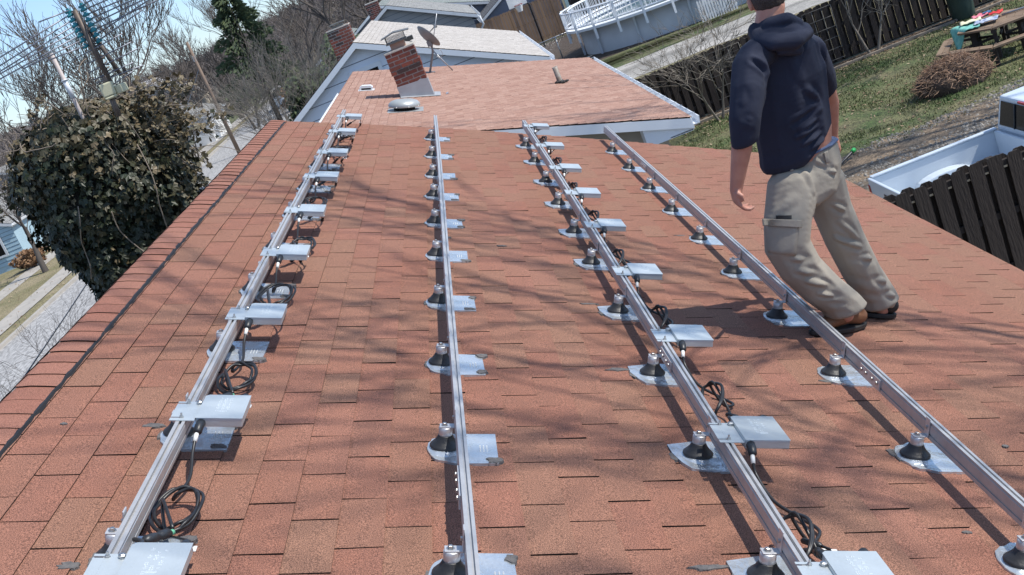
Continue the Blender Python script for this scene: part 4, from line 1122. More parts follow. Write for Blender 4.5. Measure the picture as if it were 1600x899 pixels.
TB=bare_tree_meshes(2,11,spread=.62,levels=5,kids=(4,5,4,3),minr=.017,trunk_h=.24)
TC=bare_tree_meshes(3,12,spread=.42,levels=5,kids=(5,4,4,3),minr=.017,up=.6,trunk_h=.32)
G='bare trees along the far side of the street'
place_tree(TA,'tall bare tree at the upper left behind the television aerial',(-25.5,78,0),.3,1.25,group=G)
place_tree(TC,'bare tree with upright limbs behind the top of the aerial',(-19.8,70,0),2.1,1.30,group=G)
place_tree(TB,'wide bare tree standing just left of the thin leaning pole',(-20.5,95,0),1.2,1.12,group=G)
place_tree(TA,'broad bare tree behind the thin leaning pole',(-21.5,112,0),4.0,1.25,group=G)
place_tree(TB,'round headed bare tree right of the thin leaning pole',(-19.4,104,0),2.6,1.15,group=G)
place_tree(TC,'bare tree on the left edge of the photo above the ivy',(-31,86,0),1.4,1.2,group=G)
place_tree(TB,'bare tree low at the left edge behind the blue bungalow',(-32,74,0),.4,1.1,group=G)
place_tree(TA,'bare tree between the aerial and the white mast',(-24.2,92,0),5.1,1.05,group=G)
place_tree(TC,'bare tree on the green bank beyond the street',(-20.6,124,0),3.3,1.15,group=G)
place_tree(TB,'dark bare tree above the conifer',(-16.0,128,0),.9,1.2,group=G)
place_tree(TA,'bare tree behind the dark evergreen shrubs',(-11.5,92,0),1.9,1.25,group=G)
place_tree(TC,'bare tree behind the red chimney of the siding house',(-7.6,88,0),3.9,1.25,group=G)
place_tree(TB,'bare tree at the top edge left of the grey house chimney',(-5.6,96,0),.2,1.3,group=G)
# two trunks in the verge at left
TD=bare_tree_meshes(7,5.5,spread=.6,levels=5,kids=(4,4,4,3),minr=.008,trunk_h=.42,r0=.030)
place_tree(TD,'young street tree with thick trunk beside the blue bungalow',(-21.3,54,0),1.0,1,name='street_tree',group='street trees on the verge')
place_tree(TD,'street tree cut by the left edge of the photo',(-23.0,51.5,0),2.7,.95,name='street_tree',group='street trees on the verge')
TE=bare_tree_meshes(8,3.6,spread=.7,levels=4,kids=(4,4,4,3),minr=.008,trunk_h=.32,r0=.032,stems=2)
place_tree(TE,'small dark forked tree at the street edge above our ridge',(-15.6,87,0),.6,1.5,name='street_tree',group='street trees on the verge')
place_tree(TE,'little bare tree on the verge beside the white house',(-18.6,79,0),2.2,1.15,name='street_tree',group='street trees on the verge')
# fan of thin pale stems left of third house
TF=bare_tree_meshes(10,6.2,spread=.42,levels=4,kids=(4,4,3,3),minr=.007,trunk_h=.42,r0=.012,stems=7,up=.5)
for m in TF: m.materials[0]=bark_l
place_tree(TF,'many stemmed bare shrub tree with pale branches left of the blue siding gable',(-6.9,47,0),.3,1.0,name='multi_stem_tree')
place_tree(TF,'bare many stemmed shrub tree close behind the first, nearer the street',(-7.9,51,0),2.3,.9,name='multi_stem_tree')
# small bare tree low left
TG=bare_tree_meshes(12,3.9,spread=.75,levels=5,kids=(4,4,4,3),minr=.0035,trunk_h=.45,r0=.014)
place_tree(TG,'small bare tree seen past our ridge at the lower left',(-8.6,19.0,0),.5,.88)
# vase trees at the fence
TH=bare_tree_meshes(14,3.1,spread=.72,levels=4,kids=(5,4,4,3),minr=.0065,trunk_h=.42,r0=.022,stems=2,up=.15)
for m in TH: m.materials[0]=bark_l
place_tree(TH,'small vase shaped bare tree by the dark fence left of the man',(5.72,30.45,0),.9,.98,name='small_tree')
place_tree(TH,'small vase shaped bare tree by the dark fence right of the man',(10.2,30.95,0),3.5,1.05,name='small_tree')
# buds / dead leaves on vase tree
for (bx,by,hh,lb_) in ((5.72,30.45,2.9,'a'),(10.2,30.95,2.9,'b')):
    pass
# large trees outside the frame on the sunny side; their branches mottle the roofs
TS=bare_tree_meshes(21,15,spread=.55,levels=5,kids=(4,4,4,3),minr=.0135,trunk_h=.34,r0=.0135)
place_tree(TS,'tall bare yard tree standing to the right of the house, outside the frame',(8.2,4.4,0),.4,1.18)
place_tree(TS,'tall bare yard tree beside the driveway, outside the frame',(12.6,19.6,0),2.4,1.40)
place_tree(TS,'tall bare yard tree beyond the picnic table, outside the frame',(17.5,27.0,0),4.1,.9)
# conifers and evergreens
needle=mat('needles',(.035,.055,.035),(.05,.08,.042),3,.9,tint=(.10,.13,.06))
def conifer(label,loc,H,Wd,seed,n=5200,name='conifer',col=needle):
    rr=random.Random(seed); t=thing(name,label,'tree',loc)
    mb=MB(); mb.tube([(0,0,0),(0,0,H*.9)],[H*.02,.02],6); mb.build('trunk',bark,t)
    mb=MB()
    for i in range(n):
        a0=rr.uniform(0,6.28); a0+=.35*math.sin(a0*5); z=H*(.33+.67*rr.random()**.8); lay=(math.sin(z*6+rr.gauss(0,.3)+a0*2)*.35+.85)
        rad=Wd*(1-z/H)**.8*lay*rr.uniform(.45,1.05)+.05; a=a0
        p=V((math.cos(a)*rad,math.sin(a)*rad,z-.12*rad)); o=V((math.cos(a),math.sin(a),rr.uniform(-.35,.25))); sd=o.cross(V((0,0,1))).normalized()
        L=rr.uniform(.10,.26)*H/8; wd=L*.3; tt=rr.random()
        mb.add([p-o*L*.4,p+sd*wd,p+o*L*.7+V((0,0,-.05)),p-sd*wd],[(0,1,2,3)],0,tt)
        mb.add([p-o*L*.4+V((0,0,.03)),p+V((0,0,wd)),p+o*L*.7,p-V((0,0,wd))],[(0,1,2,3)],0,tt)
    mb.build('crown',col,t); return t
conifer('dark conifer against the sky at the upper left of centre',(-9.6,60.5,0),9.6,3.0,3)
def bushy(label,loc,R3,seed,n=5200,leaf=.13,m=needle,name='evergreen_shrub',core=True):
    rr=random.Random(seed); t=thing(name,label,'shrub',loc)
    mb=MB()
    for k in range(4): mb.tube([(0,0,0),(rr.gauss(0,.3)*R3[0],rr.gauss(0,.3)*R3[1],R3[2]*1.2)],[.06,.02],5)
    mb.build('trunk',bark,t); mb=MB()
    cs=[(V((rr.gauss(0,.38)*R3[0],rr.gauss(0,.38)*R3[1],R3[2]*rr.uniform(.45,1.6))),rr.uniform(.3,.6)) for _ in range(14)]
    for i in range(n):
        c,rs=rr.choice(cs); d=V((rr.gauss(0,1),rr.gauss(0,1),rr.gauss(0,1))).normalized()*rr.uniform(.5,1.05)*rs
        p=c+V((d.x*R3[0],d.y*R3[1],d.z*R3[2]))
        if p.z<.1: continue
        o=V((rr.gauss(0,1),rr.gauss(0,1),rr.gauss(0,.6))).normalized(); s_=o.orthogonal().normalized()
        L=leaf*rr.uniform(.6,1.4)
        mb.add([p-o*L,p+s_*L*.6,p+o*L,p-s_*L*.6],[(0,1,2,3)],0,rr.random())
    mb.build('crown',m,t); return t
bushy('dark evergreen shrub left of the red chimney behind the bare stems',(-6.6,52,0),(1.5,1.5,2.1),4,n=5000)
bushy('olive green shrub below the conifer',(-7.9,58.5,0),(1.3,1.3,1.9),5,n=3400,m=mat('olive_leaf',(.06,.08,.03),(.09,.11,.04),3,.9,tint=(.13,.14,.06)))
bushy('tall dark evergreen behind the chimney of the siding house',(-5.2,62,0),(1.5,1.5,2.5),6,n=4600)
bushy('brown shrub at the corner of the blue bungalow',(-23.0,57.5,0),(.9,.7,.5),7,n=1800,m=mat('brown_leaf',(.20,.10,.05),(.15,.08,.045),3,.9,tint=(.28,.17,.09)),leaf=.09)
bushy('rusty leaved bush at the far end of the street',(-12.6,90,0),(1.1,1.1,1.0),8,n=1500,m=MATS['brown_leaf'],leaf=.12)
bushy('low dark hedge bush on the green bank beyond the street',(-21.8,116,0),(3.2,1.5,1.0),9,n=2600)
# far wood
mb=MB(); rr=random.Random(31)
for i in range(5200):
    y=140+ (rr.random()**1.25)*150; x=-24-(y*.0)+rr.uniform(-85,65)*(.6+y/300)
    z=hz(x,y); H=rr.uniform(2.2,4.4); r_=.06+.0003*y
    top=V((x+rr.gauss(0,.5),y,z+H))
    mb.tube([(x,y,z),top],[r_,r_*.3],3,0,rr.random(),smooth=False,cap=False)
    for k in range(9):
        f=rr.uniform(.25,1); p=V((x,y,z)).lerp(top,f); a=rr.uniform(0,6.28); L=rr.uniform(.6,1.8)*(1.2-f*.5)
        q=p+V((math.cos(a)*L,math.sin(a)*L,L*rr.uniform(.6,1.2))); mb.tube([p,q],[r_*.5,r_*.18],3,0,rr.random(),smooth=False,cap=False)
        for j in range(2):
            a2=rr.uniform(0,6.28); p2=p.lerp(q,rr.uniform(.4,.9)); mb.tube([p2,p2+V((math.cos(a2)*L*.5,math.sin(a2)*L*.5,L*.5))],[r_*.25,r_*.12],3,0,rr.random(),smooth=False,cap=False)
tag(mb.build('far_woods',mat('far_twigs',(.13,.105,.095),(.10,.085,.08),.2,.95,tint=(.21,.18,.165))),'grey brown leafless woods on the far slope','woods',kind='stuff')

# ================================================================== POLES AND WIRES
pole_m=mat('pole_wood',(.24,.17,.125),(.18,.13,.10),4,.85,stretch=(1,1,.2))
up_=thing('utility_pole','thin brown utility pole at the street edge right of the ivy','utility pole',(-14.7,73,0))
mb=MB(); mb.tube([(0,0,0),(-.06,0,4),(-.11,0,7.25)],[.13,.11,.085],10); mb.build('shaft',pole_m,up_)
mb=MB(); mb.cbox((-.1,0,6.2),(.16,.16,.35)); mb.tube([(-.1,-.1,6.3),(-.1,-.3,6.35)],.02,5); mb.build('bracket',gal,up_)
def wire(a,b,sag,label,r=.018):
    a=V(a);b=V(b); pts=[a.lerp(b,k/16)-V((0,0,sag*4*(k/16)*(1-k/16))) for k in range(17)]
    mb=MB(); mb.tube(pts,r,5); tag(mb.build('overhead_wire',cable_m),label,'wire','wires strung over the street')
wire((-14.8,73,5.6),(-6.8,12,3.3),.6,'dark service wire sagging from the thin pole toward our house',.012)
wire((-14.8,73,6.6),(-34,45,5.2),.9,'dark wire from the thin pole to the left edge of the photo',.014)
wire((-30,66,3.3),(-20,42,3.2),.3,'dark wire crossing in front of the blue bungalow',.012)

# ================================================================== IVY AND TV AERIAL
CY_=16.0
ivy=thing('ivy_mass','dense dark ivy mass covering an old chimney beside our ridge','ivy',(-5.0,CY_,0))
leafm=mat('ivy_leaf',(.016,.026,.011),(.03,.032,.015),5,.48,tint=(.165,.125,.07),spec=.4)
rr=random.Random(77)
def mass_r(a,z):
    """horizontal half-extents of the ivy at height z"""
    pts=[(0,.4),(2.6,.5),(3.6,.62),(4.3,.86),(5.0,1.08),(5.6,1.16),(6.0,1.05),(6.2,.85),(6.38,.45),(6.5,.05)]
    for (a0,b0),(a1,b1) in zip(pts,pts[1:]):
        if z<=a1: r_=b0+(b1-b0)*(z-a0)/(a1-a0); break
    else: r_=.02
    return r_*(1+.27*noise.noise(V((math.cos(a)*1.9,math.sin(a)*1.9,z*1.9))))
mb=MB(); NA=28; zs=[k*.2 for k in range(33)]
vs=[(math.cos(2*math.pi*i/NA)*mass_r(2*math.pi*i/NA,z)*.84,math.sin(2*math.pi*i/NA)*mass_r(2*math.pi*i/NA,z)*.8,z*.985) for z in zs for i in range(NA)]
mb.add(vs,[(j*NA+i,j*NA+(i+1)%NA,(j+1)*NA+(i+1)%NA,(j+1)*NA+i) for j in range(len(zs)-1) for i in range(NA)],smooth=True)
mb.build('stem_core',mat('ivy_core',(.010,.011,.008),(.022,.02,.014),9,.95,bump=1,bscale=12),ivy)
def ivy_leaf(mb,p,o,s_,L,t):
    n_=o.cross(s_).normalized()
    P=[p-o*L*.45,p-o*L*.5+s_*L*.42,p+s_*L*.55+o*L*.05-n_*L*.08,p+s_*L*.22+o*L*.12,p+o*L*.62-n_*L*.15,p-s_*L*.22+o*L*.12,p-s_*L*.55+o*L*.05-n_*L*.08,p-o*L*.5-s_*L*.42]
    mb.add(P,[(0,1,2,3),(0,3,4,5),(0,5,6,7)],0,t)
mb=MB()
for i in range(17000):
    z=rr.uniform(2.2,6.45); a=rr.uniform(0,6.28)
    if math.sin(a)>.6 and rr.random()<.7: continue
    r_=mass_r(a,z)*rr.uniform(.82,1.06)
    out_=V((math.cos(a),math.sin(a)*.95,.15)); p=V((out_.x*r_,out_.y*r_,z))
    nn=(out_+V((rr.gauss(0,.45),rr.gauss(0,.45),rr.gauss(.35,.5)))).normalized()
    o=V((rr.gauss(0,.6),rr.gauss(0,.6),-1)); o=(o-o.dot(nn)*nn).normalized(); s_=nn.cross(o)
    top=max(0,(z-5.2)/1.2); t=min(1,max(0,rr.gauss(-.24+.50*top+.36*max(0,math.cos(a))+(.9 if rr.random()<.06 else 0),.24)))  # pale-brown tint raised toward top and right, painting in sunlit highlights
    ivy_leaf(mb,p,o,s_,rr.uniform(.06,.115),t)
mb.build('foliage',leafm,ivy)
# sprays reaching out and bare vines
vine=mat('bare_vine',(.26,.21,.16),(.18,.145,.115),9,.9)
mb=MB(); lf=MB()
sprays=[]
for i in range(46):
    a=rr.uniform(-1.3,3.6) if i%2 else rr.uniform(-.7,.5); z=rr.uniform(5.3,6.3); r_=mass_r(a,z)*.9
    p=V((math.cos(a)*r_,math.sin(a)*r_*.8-.1,z)); L=rr.uniform(.25,.75)*(1.3 if math.cos(a)>.5 else .8)
    d=V((math.cos(a),math.sin(a)*.5,rr.uniform(-.15,.5))).normalized()
    pts=[p]; q=p.copy(); dd=d.copy()
    for k in range(6): dd=(dd+V((rr.gauss(0,.22),rr.gauss(0,.15),rr.gauss(-.06,.2)))).normalized(); q=q+dd*L/6; pts.append(q.copy())
    mb.tube(spline(pts,2),.005,4); sprays.append(pts)
    if rr.random()<.8:
        for k in range(int(26*L)+4):
            f=rr.uniform(.1,1)*6; j=min(5,int(f)); p=pts[j].lerp(pts[j+1],f-j)+V((rr.gauss(0,.035),rr.gauss(0,.035),rr.gauss(0,.035)))
            nn=V((rr.gauss(.2,.6),rr.gauss(-.3,.5),rr.gauss(.5,.5))).normalized(); o=nn.orthogonal().normalized(); o=Matrix.Rotation(rr.uniform(0,6.3),3,nn)@o
            ivy_leaf(lf,p,o,nn.cross(o),rr.uniform(.05,.09),min(1,max(0,rr.gauss(.65,.3))))
for ctl in (((200,140),(235,132),(270,127),(306,121)),((225,165),(260,175),(300,190),(334,214)),((225,185),(265,205),(300,225),(330,258)),((235,215),(270,240),(300,262),(322,286)),((220,255),(255,280),(285,300),(296,330)),((70,150),(52,175),(50,195),(58,215)),((60,205),(38,215),(22,240),(18,262)),((215,150),(245,150),(262,140),(280,138)),((230,235),(262,262),(284,300),(280,350))):
    q=[atY(x,y,15.55)-V((-5.0,CY_,0)) for x,y in ctl]; pts=spline(q,4); mb.tube(pts,.006,4)
    for k in range(46):
        f=rr.random()*(len(pts)-1.01); j=int(f); p=pts[j].lerp(pts[j+1],f-j)+V((rr.gauss(0,.05),rr.gauss(0,.05),rr.gauss(0,.05)))*(1.1-.6*f/len(pts))
        nn=V((rr.gauss(.2,.6),rr.gauss(-.3,.5),rr.gauss(.5,.5))).normalized(); o=nn.orthogonal().normalized(); o=Matrix.Rotation(rr.uniform(0,6.3),3,nn)@o
        ivy_leaf(lf,p,o,nn.cross(o),rr.uniform(.05,.09),min(1,max(0,rr.gauss(.7,.3))))
# tangled bare loops over the top
for i in range(95):
    p=V((rr.uniform(-.95,.6),rr.uniform(-.75,.1),rr.uniform(5.85,6.45))); pts=[p]; q=p.copy(); dd=V((rr.gauss(0,1),rr.gauss(0,.4),rr.gauss(.1,.4))).normalized()
    for k in range(7): dd=(dd+V((rr.gauss(0,.45),rr.gauss(0,.25),rr.gauss(-.08,.35)))).normalized(); q=q+dd*rr.uniform(.06,.13); pts.append(q.copy())
    mb.tube(spline(pts,3),rr.uniform(.004,.009),4)
# long pale vines hanging down the shaded face
for px_ in (((123,322),(126,345),(128,375),(135,395),(142,415),(144,435)),((215,225),(235,265),(245,295),(250,320),(262,355)),((160,90+60),(185,175),(205,195),(225,225)),((175,330),(185,355),(200,372),(228,395))):
    pts=[]
    for x,y in px_:
        rr_=ray(x,y); 
        # walk the ray until it meets the ivy surface
        t_=10; 
        while t_<19:
            q=CAM+rr_*t_-V((-5.0,CY_,0)); a=math.atan2(q.y,q.x)
            if math.hypot(q.x,q.y/.95)<mass_r(a,q.z)*1.06: break
            t_+=.03
        pts.append(q+V((0,-.03,0)))
    mb.tube(spline(pts,5),.008,5)
mb.build('vine',vine,ivy); lf.build('spray_leaves',leafm,ivy)
# mast + TV aerial
AX,AY=-4.42,14.9
def aY(px,py): return atY(px,py,14.6)
tv=thing('tv_antenna','old television aerial with turquoise clips on a beige rotator box','aerial',atY(180,150,14.6))
tv0=tv.location.copy()
def L_(p): return V(p)-tv0
dbl=mat('aerial_boom',(.10,.085,.075),(.16,.13,.11),12,.6,.5); el_m=mat('aerial_rod',(.22,.23,.27),rough=.45,metal=.6); clip=mat('turquoise_clip',(.02,.22,.27),rough=.5); rotm=mat('beige_plastic',(.55,.53,.36),(.5,.48,.33),4,.6)
top=aY(116,16); bot=aY(172,128)
mb=MB(); mb.tube([L_(top),L_(bot)],.034,8); mb.tube([L_(top.lerp(bot,.3))+V((.05,.05,0)),L_(bot)+V((.14,.05,.02))],.028,8)
rr=random.Random(8)
mb.build('boom',dbl,tv)
ax=(bot-top)
mb=MB()
for k in range(16):
    f=.35+.04*k; p=L_(top.lerp(bot,f)); mb.tube([p,p+V((.06+rr.uniform(0,.05),.03,rr.uniform(-.05,.05)))],.012,4)
mb.build('phasing_line',dbl,tv)
elems=[(-.02,(60,35),(190,-28)),(.03,(0,90),(215,-20)),(.10,(0,103),(230,-17)),(.17,(0,112),(240,-15)),(.24,(0,116),(250,-13)),(.31,(0,124),(262,-7)),(.38,(36,108),(245,-8)),(.46,(75,95),(222,16))]
for i,(f,l_,r_) in enumerate(elems):
    p=L_(top.lerp(bot,f)); 
    l3=L_(atY(l_[0],l_[1],14.35)); r3=L_(atY(r_[0],r_[1],14.35))
    if l_[0]==0: l3=p+(l3-p)*1.12
    mb=MB(); mb.tube([p+V((-.05,0,.0)),l3],.0085,5); mb.tube([p+V((.07,0,-.01)),r3],.0085,5); e=mb.build('element',el_m,tv)
    for s_,q in ((-1,l3),(1,r3)):
        mb=MB(); c_=p+V((-.07 if s_<0 else .10,0,-.01)); d=(q-p).normalized(); mb.tube([c_-d*.035,c_+d*.04],.019,6); mb.cbox(c_+V((0,0,.022)),(.03,.03,.03))
        mb.build('clip',clip,e)
for f,l_,r_ in ((.60,(112,95),(191,53)),(.72,(137,100),(205,66)),(.80,(139,114),(215,76)),(.88,(146,125),(208,98)),(.95,(150,130),(224,102)),(.99,(165,140),(207,112))):
    mb=MB(); mb.tube([L_(atY(*l_,14.6)),L_(atY(*r_,14.55))],.007,5); mb.build('element',el_m,tv)
# rotator box and clamp
rq=(top-bot).normalized()
mb=MB(); Mx=Matrix.Translation(L_(aY(170,140)))@Matrix.Rotation(.15,4,'Z'); mb.box((-.085,-.08,-.075),(.075,.08,.085),M=Mx); mb.prism([(-.07,-.11),(.06,-.11),(.075,-.076),(-.085,-.076)],1,-.08,.08,M=Mx)
Mx2=Matrix.Translation(L_(aY(188,138)))@Matrix.Rotation(-.5,4,'Z'); mb.box((-.055,-.06,-.055),(.075,.06,.05),M=Mx2)
mb.build('rotator',rotm,tv,bevel=.015)
mb=MB(); mb.tube([L_(aY(172,148)),L_(aY(186,182))],.035,8); mb.tube([L_(aY(163,118)),L_(aY(171,134))],.04,8); mb.build('mast',dbl,tv)
ms=atY(115,155,15.4); mt=atY(80,84,15.4)
m2=thing('metal_mast','pale upright pipe mast rising from the ivy left of the aerial','mast',ms)
mb=MB(); mb.tube([V((0,0,-.9)),mt-ms],.026,10); mb.build('pipe',mat('pale_pipe',(.50,.43,.40),(.42,.37,.35),6,.6),m2)
mb=MB(); q=(mt-ms); mb.tube([q*.02,q*.42],.031,10); mb.tube([q*.40,q*.43],.045,8); mb.build('sleeve',mat('white_wrap',(.66,.69,.74),rough=.5),m2)

# ================================================================== MAN
def P(px,py,Y): return atY(px,py,Y)
def dg(): return bpy.context.evaluated_depsgraph_get()
def fuse(name,chains,mats,parent,voxel=.009,smooth=4,folds=None,post=None,steps=None,cuts=None):
    mb=MB()
    for ch in chains:
        for (p0,r0),(p1,r1) in zip(ch,ch[1:]):
            p0=V(p0);p1=V(p1); r0=V(r0) if hasattr(r0,'__len__') else V((r0,)*3); r1=V(r1) if hasattr(r1,'__len__') else V((r1,)*3)
            L=(p1-p0).length; n=max(2,int(L/(min(min(r0),min(r1))*.28)))
            for k in range(n+1):
                t=k/n; mb.ico(p0.lerp(p1,t),tuple(r0.lerp(r1,t)),sub=2)
    me=mb.mesh('tmp',mats); o=bpy.data.objects.new('tmp',me); COL.objects.link(o)
    m=o.modifiers.new('r','REMESH'); m.mode='VOXEL'; m.voxel_size=voxel; m.adaptivity=0
    s=o.modifiers.new('s','SMOOTH'); s.iterations=smooth; s.factor=.6
    bpy.context.view_layer.update()
    ev=o.evaluated_get(dg()); me2=bpy.data.meshes.new_from_object(ev); me2.name=name
    bpy.data.objects.remove(o)
    bm=bmesh.new(); bm.from_mesh(me2); bm.normal_update()
    if post: post(bm)
    if folds:
        cos=[]
        for v_ in bm.verts:
            d=0
            for (a,b,w_,amp) in folds:
                ab=b-a; t=max(0,min(1,(v_.co-a).dot(ab)/ab.length_squared)); q=a+ab*t
                dv=v_.co-q; ds_=dv.length
                if ds_<w_*3.2: d+=amp*(math.exp(-(ds_/w_)**2)-.55*math.exp(-((ds_-w_*1.6)/(w_*.8))**2))*(1-.6*abs(2*t-1)**3)
            cos.append(v_.co+v_.normal*d)
        for v_,c in zip(bm.verts,cos): v_.co=c
    if cuts:
        for (pc,nc) in cuts:
            bmesh.ops.bisect_plane(bm,geom=bm.verts[:]+bm.edges[:]+bm.faces[:],plane_co=pc,plane_no=nc,clear_outer=True)
    for f_ in bm.faces: f_.smooth=True; f_.material_index=0
    bm.to_mesh(me2); bm.free()
    me2.materials.clear(); 
    for mm in (mats if isinstance(mats,list) else [mats]): me2.materials.append(mm)
    ob=bpy.data.objects.new(name,me2); COL.objects.link(ob)
    if parent is not None: ob.parent=parent
    return ob
skin=mat('skin',(.50,.25,.18),(.42,.19,.14),14,.5,0,.1,90); navy=mat('navy_fleece',(.013,.017,.036),(.018,.023,.046),5,.9,0,.12,18); khaki=mat('khaki_twill',(.335,.30,.25),(.29,.26,.215),4,.9,0,.3,14)
hair=mat('short_hair',(.035,.026,.022),(.06,.045,.038),60,.7,0,.6,150); shoe_t=mat('tan_leather',(.22,.10,.05),(.17,.08,.04),8,.6); shoe_b=mat('black_shoe',(.02,.02,.02),rough=.6)
man=bpy.data.objects.new('person',None)
tag(man,'man seen from behind in navy hooded sweatshirt and khaki cargo trousers stepping over a rail','person')
# --- body (one skin surface)
neck0=P(1200,45,5.42); headc=P(1197,-9,5.44)
lsh=P(1172,92,5.30); lel=P(1163,196,5.24); lwr=P(1150,298,5.28)
rsh=P(1280,82,5.60); rel=P(1299,160,5.78); rwr=P(1300,212,5.86)
chest=P(1226,110,5.46); waist=P(1252,210,5.48); pelv=P(1262,268,5.49)
lhip=P(1243,282,5.42); lkn=P(1232,392,5.33); lan=P(1322,492,5.42)
rhip=P(1290,268,5.58); rkn=P(1316,370,5.62); ran=P(1378,482,5.69)
palm=P(1151,314,5.28)
fing=[]
for i in range(4):
    oy=-.036+.024*i; L=[.92,1.05,1.0,.8][i]
    k0=palm+V((.000,oy,-.012)); k1=k0+V((.018,0,-.030))*L; k2=k1+V((.026,.002,-.014))*L; k3=k2+V((.017,.002,.002))*L
    fing.append([(k0,.0115),(k1,.0100),(k2,.0090),(k3,.0078)])
thumb=[(P(1153,303,5.245),.013),(P(1159,306,5.235),.0115),(P(1161,313,5.235),.0095)]
body=fuse('body',[
  [(headc+V((0,.02,.0)),(.078,.098,.095)),(headc+V((0,.0,-.035)),(.072,.085,.08))],
  [(headc+V((0,.05,-.075)),(.05,.05,.04)),(headc+V((0,.03,-.05)),(.06,.07,.05))],
  [(headc+V((0,.125,-.02)),(.014,.02,.022)),(headc+V((0,.105,.0)),(.014,.02,.03))],
  [(headc+V((-.085,.0,-.02)),(.009,.022,.034)),(headc+V((-.083,.01,-.02)),(.009,.02,.03))],
  [(headc+V((.085,.0,-.02)),(.009,.022,.034)),(headc+V((.083,.01,-.02)),(.009,.02,.03))],
  [(headc+V((0,-.02,-.06)),.064),(neck0,.068),(chest,(.12,.09,.1))],
  [(chest,(.13,.09,.1)),(waist,(.152,.108,.09)),(pelv,(.12,.09,.07))],
  [(neck0+V((0,.02,-.08)),.045),(lsh,.040),(lel,.044)],[(lel,.046),(lel.lerp(lwr,.3),.050),(lwr,.030)],
  [(lwr,(.028,.032,.03)),(palm+V((0,0,.015)),(.018,.042,.03)),(palm,(.016,.044,.022))],thumb,
  [(neck0+V((0,.02,-.08)),.045),(rsh,.040),(rel,.038)],[(rel,.040),(rwr,.032)],[(rwr,(.03,.03,.03)),(rwr+V((.01,.02,-.07)),(.02,.04,.04))],
  [(lhip,.07),(lkn,.055),(lan,.04)],[(rhip,.07),(rkn,.055),(ran,.04)],
 ]+fing,skin,man,voxel=.0062,smooth=3)
# eyes/mouth face away from the camera: shallow features
mb=MB()
for s_ in (-1,1): mb.ico(headc+V((.03*s_,.108,.002)),(.013,.01,.011),sub=2)
build_each(mb,'eye',mat('eye_white',(.7,.68,.65),rough=.3),man)
mb=MB(); mb.ico(headc+V((0,.098,-.052)),(.026,.014,.008),sub=2); mb.build('mouth',mat('lips',(.42,.16,.14),rough=.5),man)
hr=fuse('hair',[[(headc+V((0,.012,.022)),(.084,.100,.092)),(headc+V((0,-.018,-.012)),(.081,.084,.080))]],hair,man,voxel=.006,smooth=2,
   cuts=[(headc+V((0,.07,.02)),V((0,.9,-.45)))])
# --- trousers
def E3(a,b,c): return (a,b,c)
lankle=lan+V((-.0,0,0.0)); 
tf=[]
def fold(p,q,Y,w_,amp,L=tf): L.append((P(p[0],p[1],Y),P(q[0],q[1],Y),w_*1.05,amp*1.55))
for a,b,Y,w_,am in (((1238,345),(1262,352),5.22,.012,.012),((1200,352),(1240,358),5.22,.011,.013),((1215,368),(1250,352),5.22,.010,.010),((1235,380),(1268,372),5.22,.011,.012),((1240,395),(1285,392),5.23,.012,.010),((1232,410),(1290,402),5.24,.013,.012),((1245,425),(1300,430),5.25,.014,.010),((1262,440),(1320,452),5.27,.013,.011),((1280,462),(1338,468),5.28,.012,.013),((1295,480),(1350,478),5.29,.011,.012),((1300,495),(1352,492),5.30,.010,.010),
    ((1258,265),(1268,300),5.35,.015,.008),((1275,250),(1300,262),5.38,.010,.009),((1270,262),(1312,270),5.40,.010,.009),((1300,318),(1322,330),5.5,.011,.011),((1310,345),(1345,375),5.52,.012,.009),((1305,372),(1352,388),5.53,.012,.010),((1330,400),(1370,405),5.56,.012,.009),((1335,430),(1385,440),5.6,.013,.011),((1350,455),(1398,462),5.62,.012,.013),((1362,475),(1398,478),5.64,.011,.010),((1255,310),(1290,350),5.4,.02,-.010),((1240,310),(1205,340),5.3,.02,.006)):
    fold(a,b,Y,w_,am)
trz=fuse('trousers',[
  [(P(1262,240,5.50),(.152,.112,.05)),(P(1262,268,5.50),(.172,.128,.08)),(P(1257,300,5.49),(.178,.132,.08))],
  [(P(1238,290,5.43),(.128,.12,.1)),(P(1231,340,5.38),(.120,.116,.1)),(P(1230,384,5.35),(.112,.106,.09)),(P(1250,418,5.36),(.108,.106,.07)),(P(1285,452,5.39),(.106,.104,.06)),(P(1313,473,5.42),(.106,.10,.045)),(P(1321,483,5.42),(.110,.100,.028))],
  [(P(1286,282,5.57),(.105,.11,.1)),(P(1299,325,5.60),(.100,.105,.09)),(P(1319,372,5.62),(.100,.102,.08)),(P(1346,425,5.66),(.098,.098,.07)),(P(1370,460,5.69),(.096,.094,.05)),(P(1376,473,5.69),(.098,.095,.028))],
 ],khaki,man,voxel=.0075,smooth=3,folds=tf)
# cargo pocket with dark pouch
def patch(name,quad,Y,off,m,parent,th=.006,round_=0,src=None):
    """a cloth patch laid on the surface of src: quad corners cast along +Y on the mesh"""
    tri=src; n=8; mb=MB(); vs=[]
    for j in range(n+1):
        for i in range(n+1):
            s_=i/n;t_=j/n
            a=V(quad[0]).lerp(V(quad[1]),s_); b=V(quad[3]).lerp(V(quad[2]),s_); q=a.lerp(b,t_)
            p0=P(q.x,q.y,Y); r_=(p0-CAM).normalized()
            hit,loc,nor,_=src.ray_cast(CAM+r_*3.5,r_)
            if not hit: loc=p0
            vs.append(loc-r_*off)
    k=n+1; mb.add(vs,[(j*k+i,(j+1)*k+i,(j+1)*k+i+1,j*k+i+1) for j in range(n) for i in range(n)],smooth=True)
    o=mb.build(name,m,parent); sm=o.modifiers.new('t','SOLIDIFY'); sm.thickness=th; sm.offset=0
    return o
bpy.context.view_layer.update()
patch('cargo_pocket',[(1195,350,0),(1248,352,0),(1243,400,0),(1200,395,0)],5.2,.005,khaki,trz,src=trz)
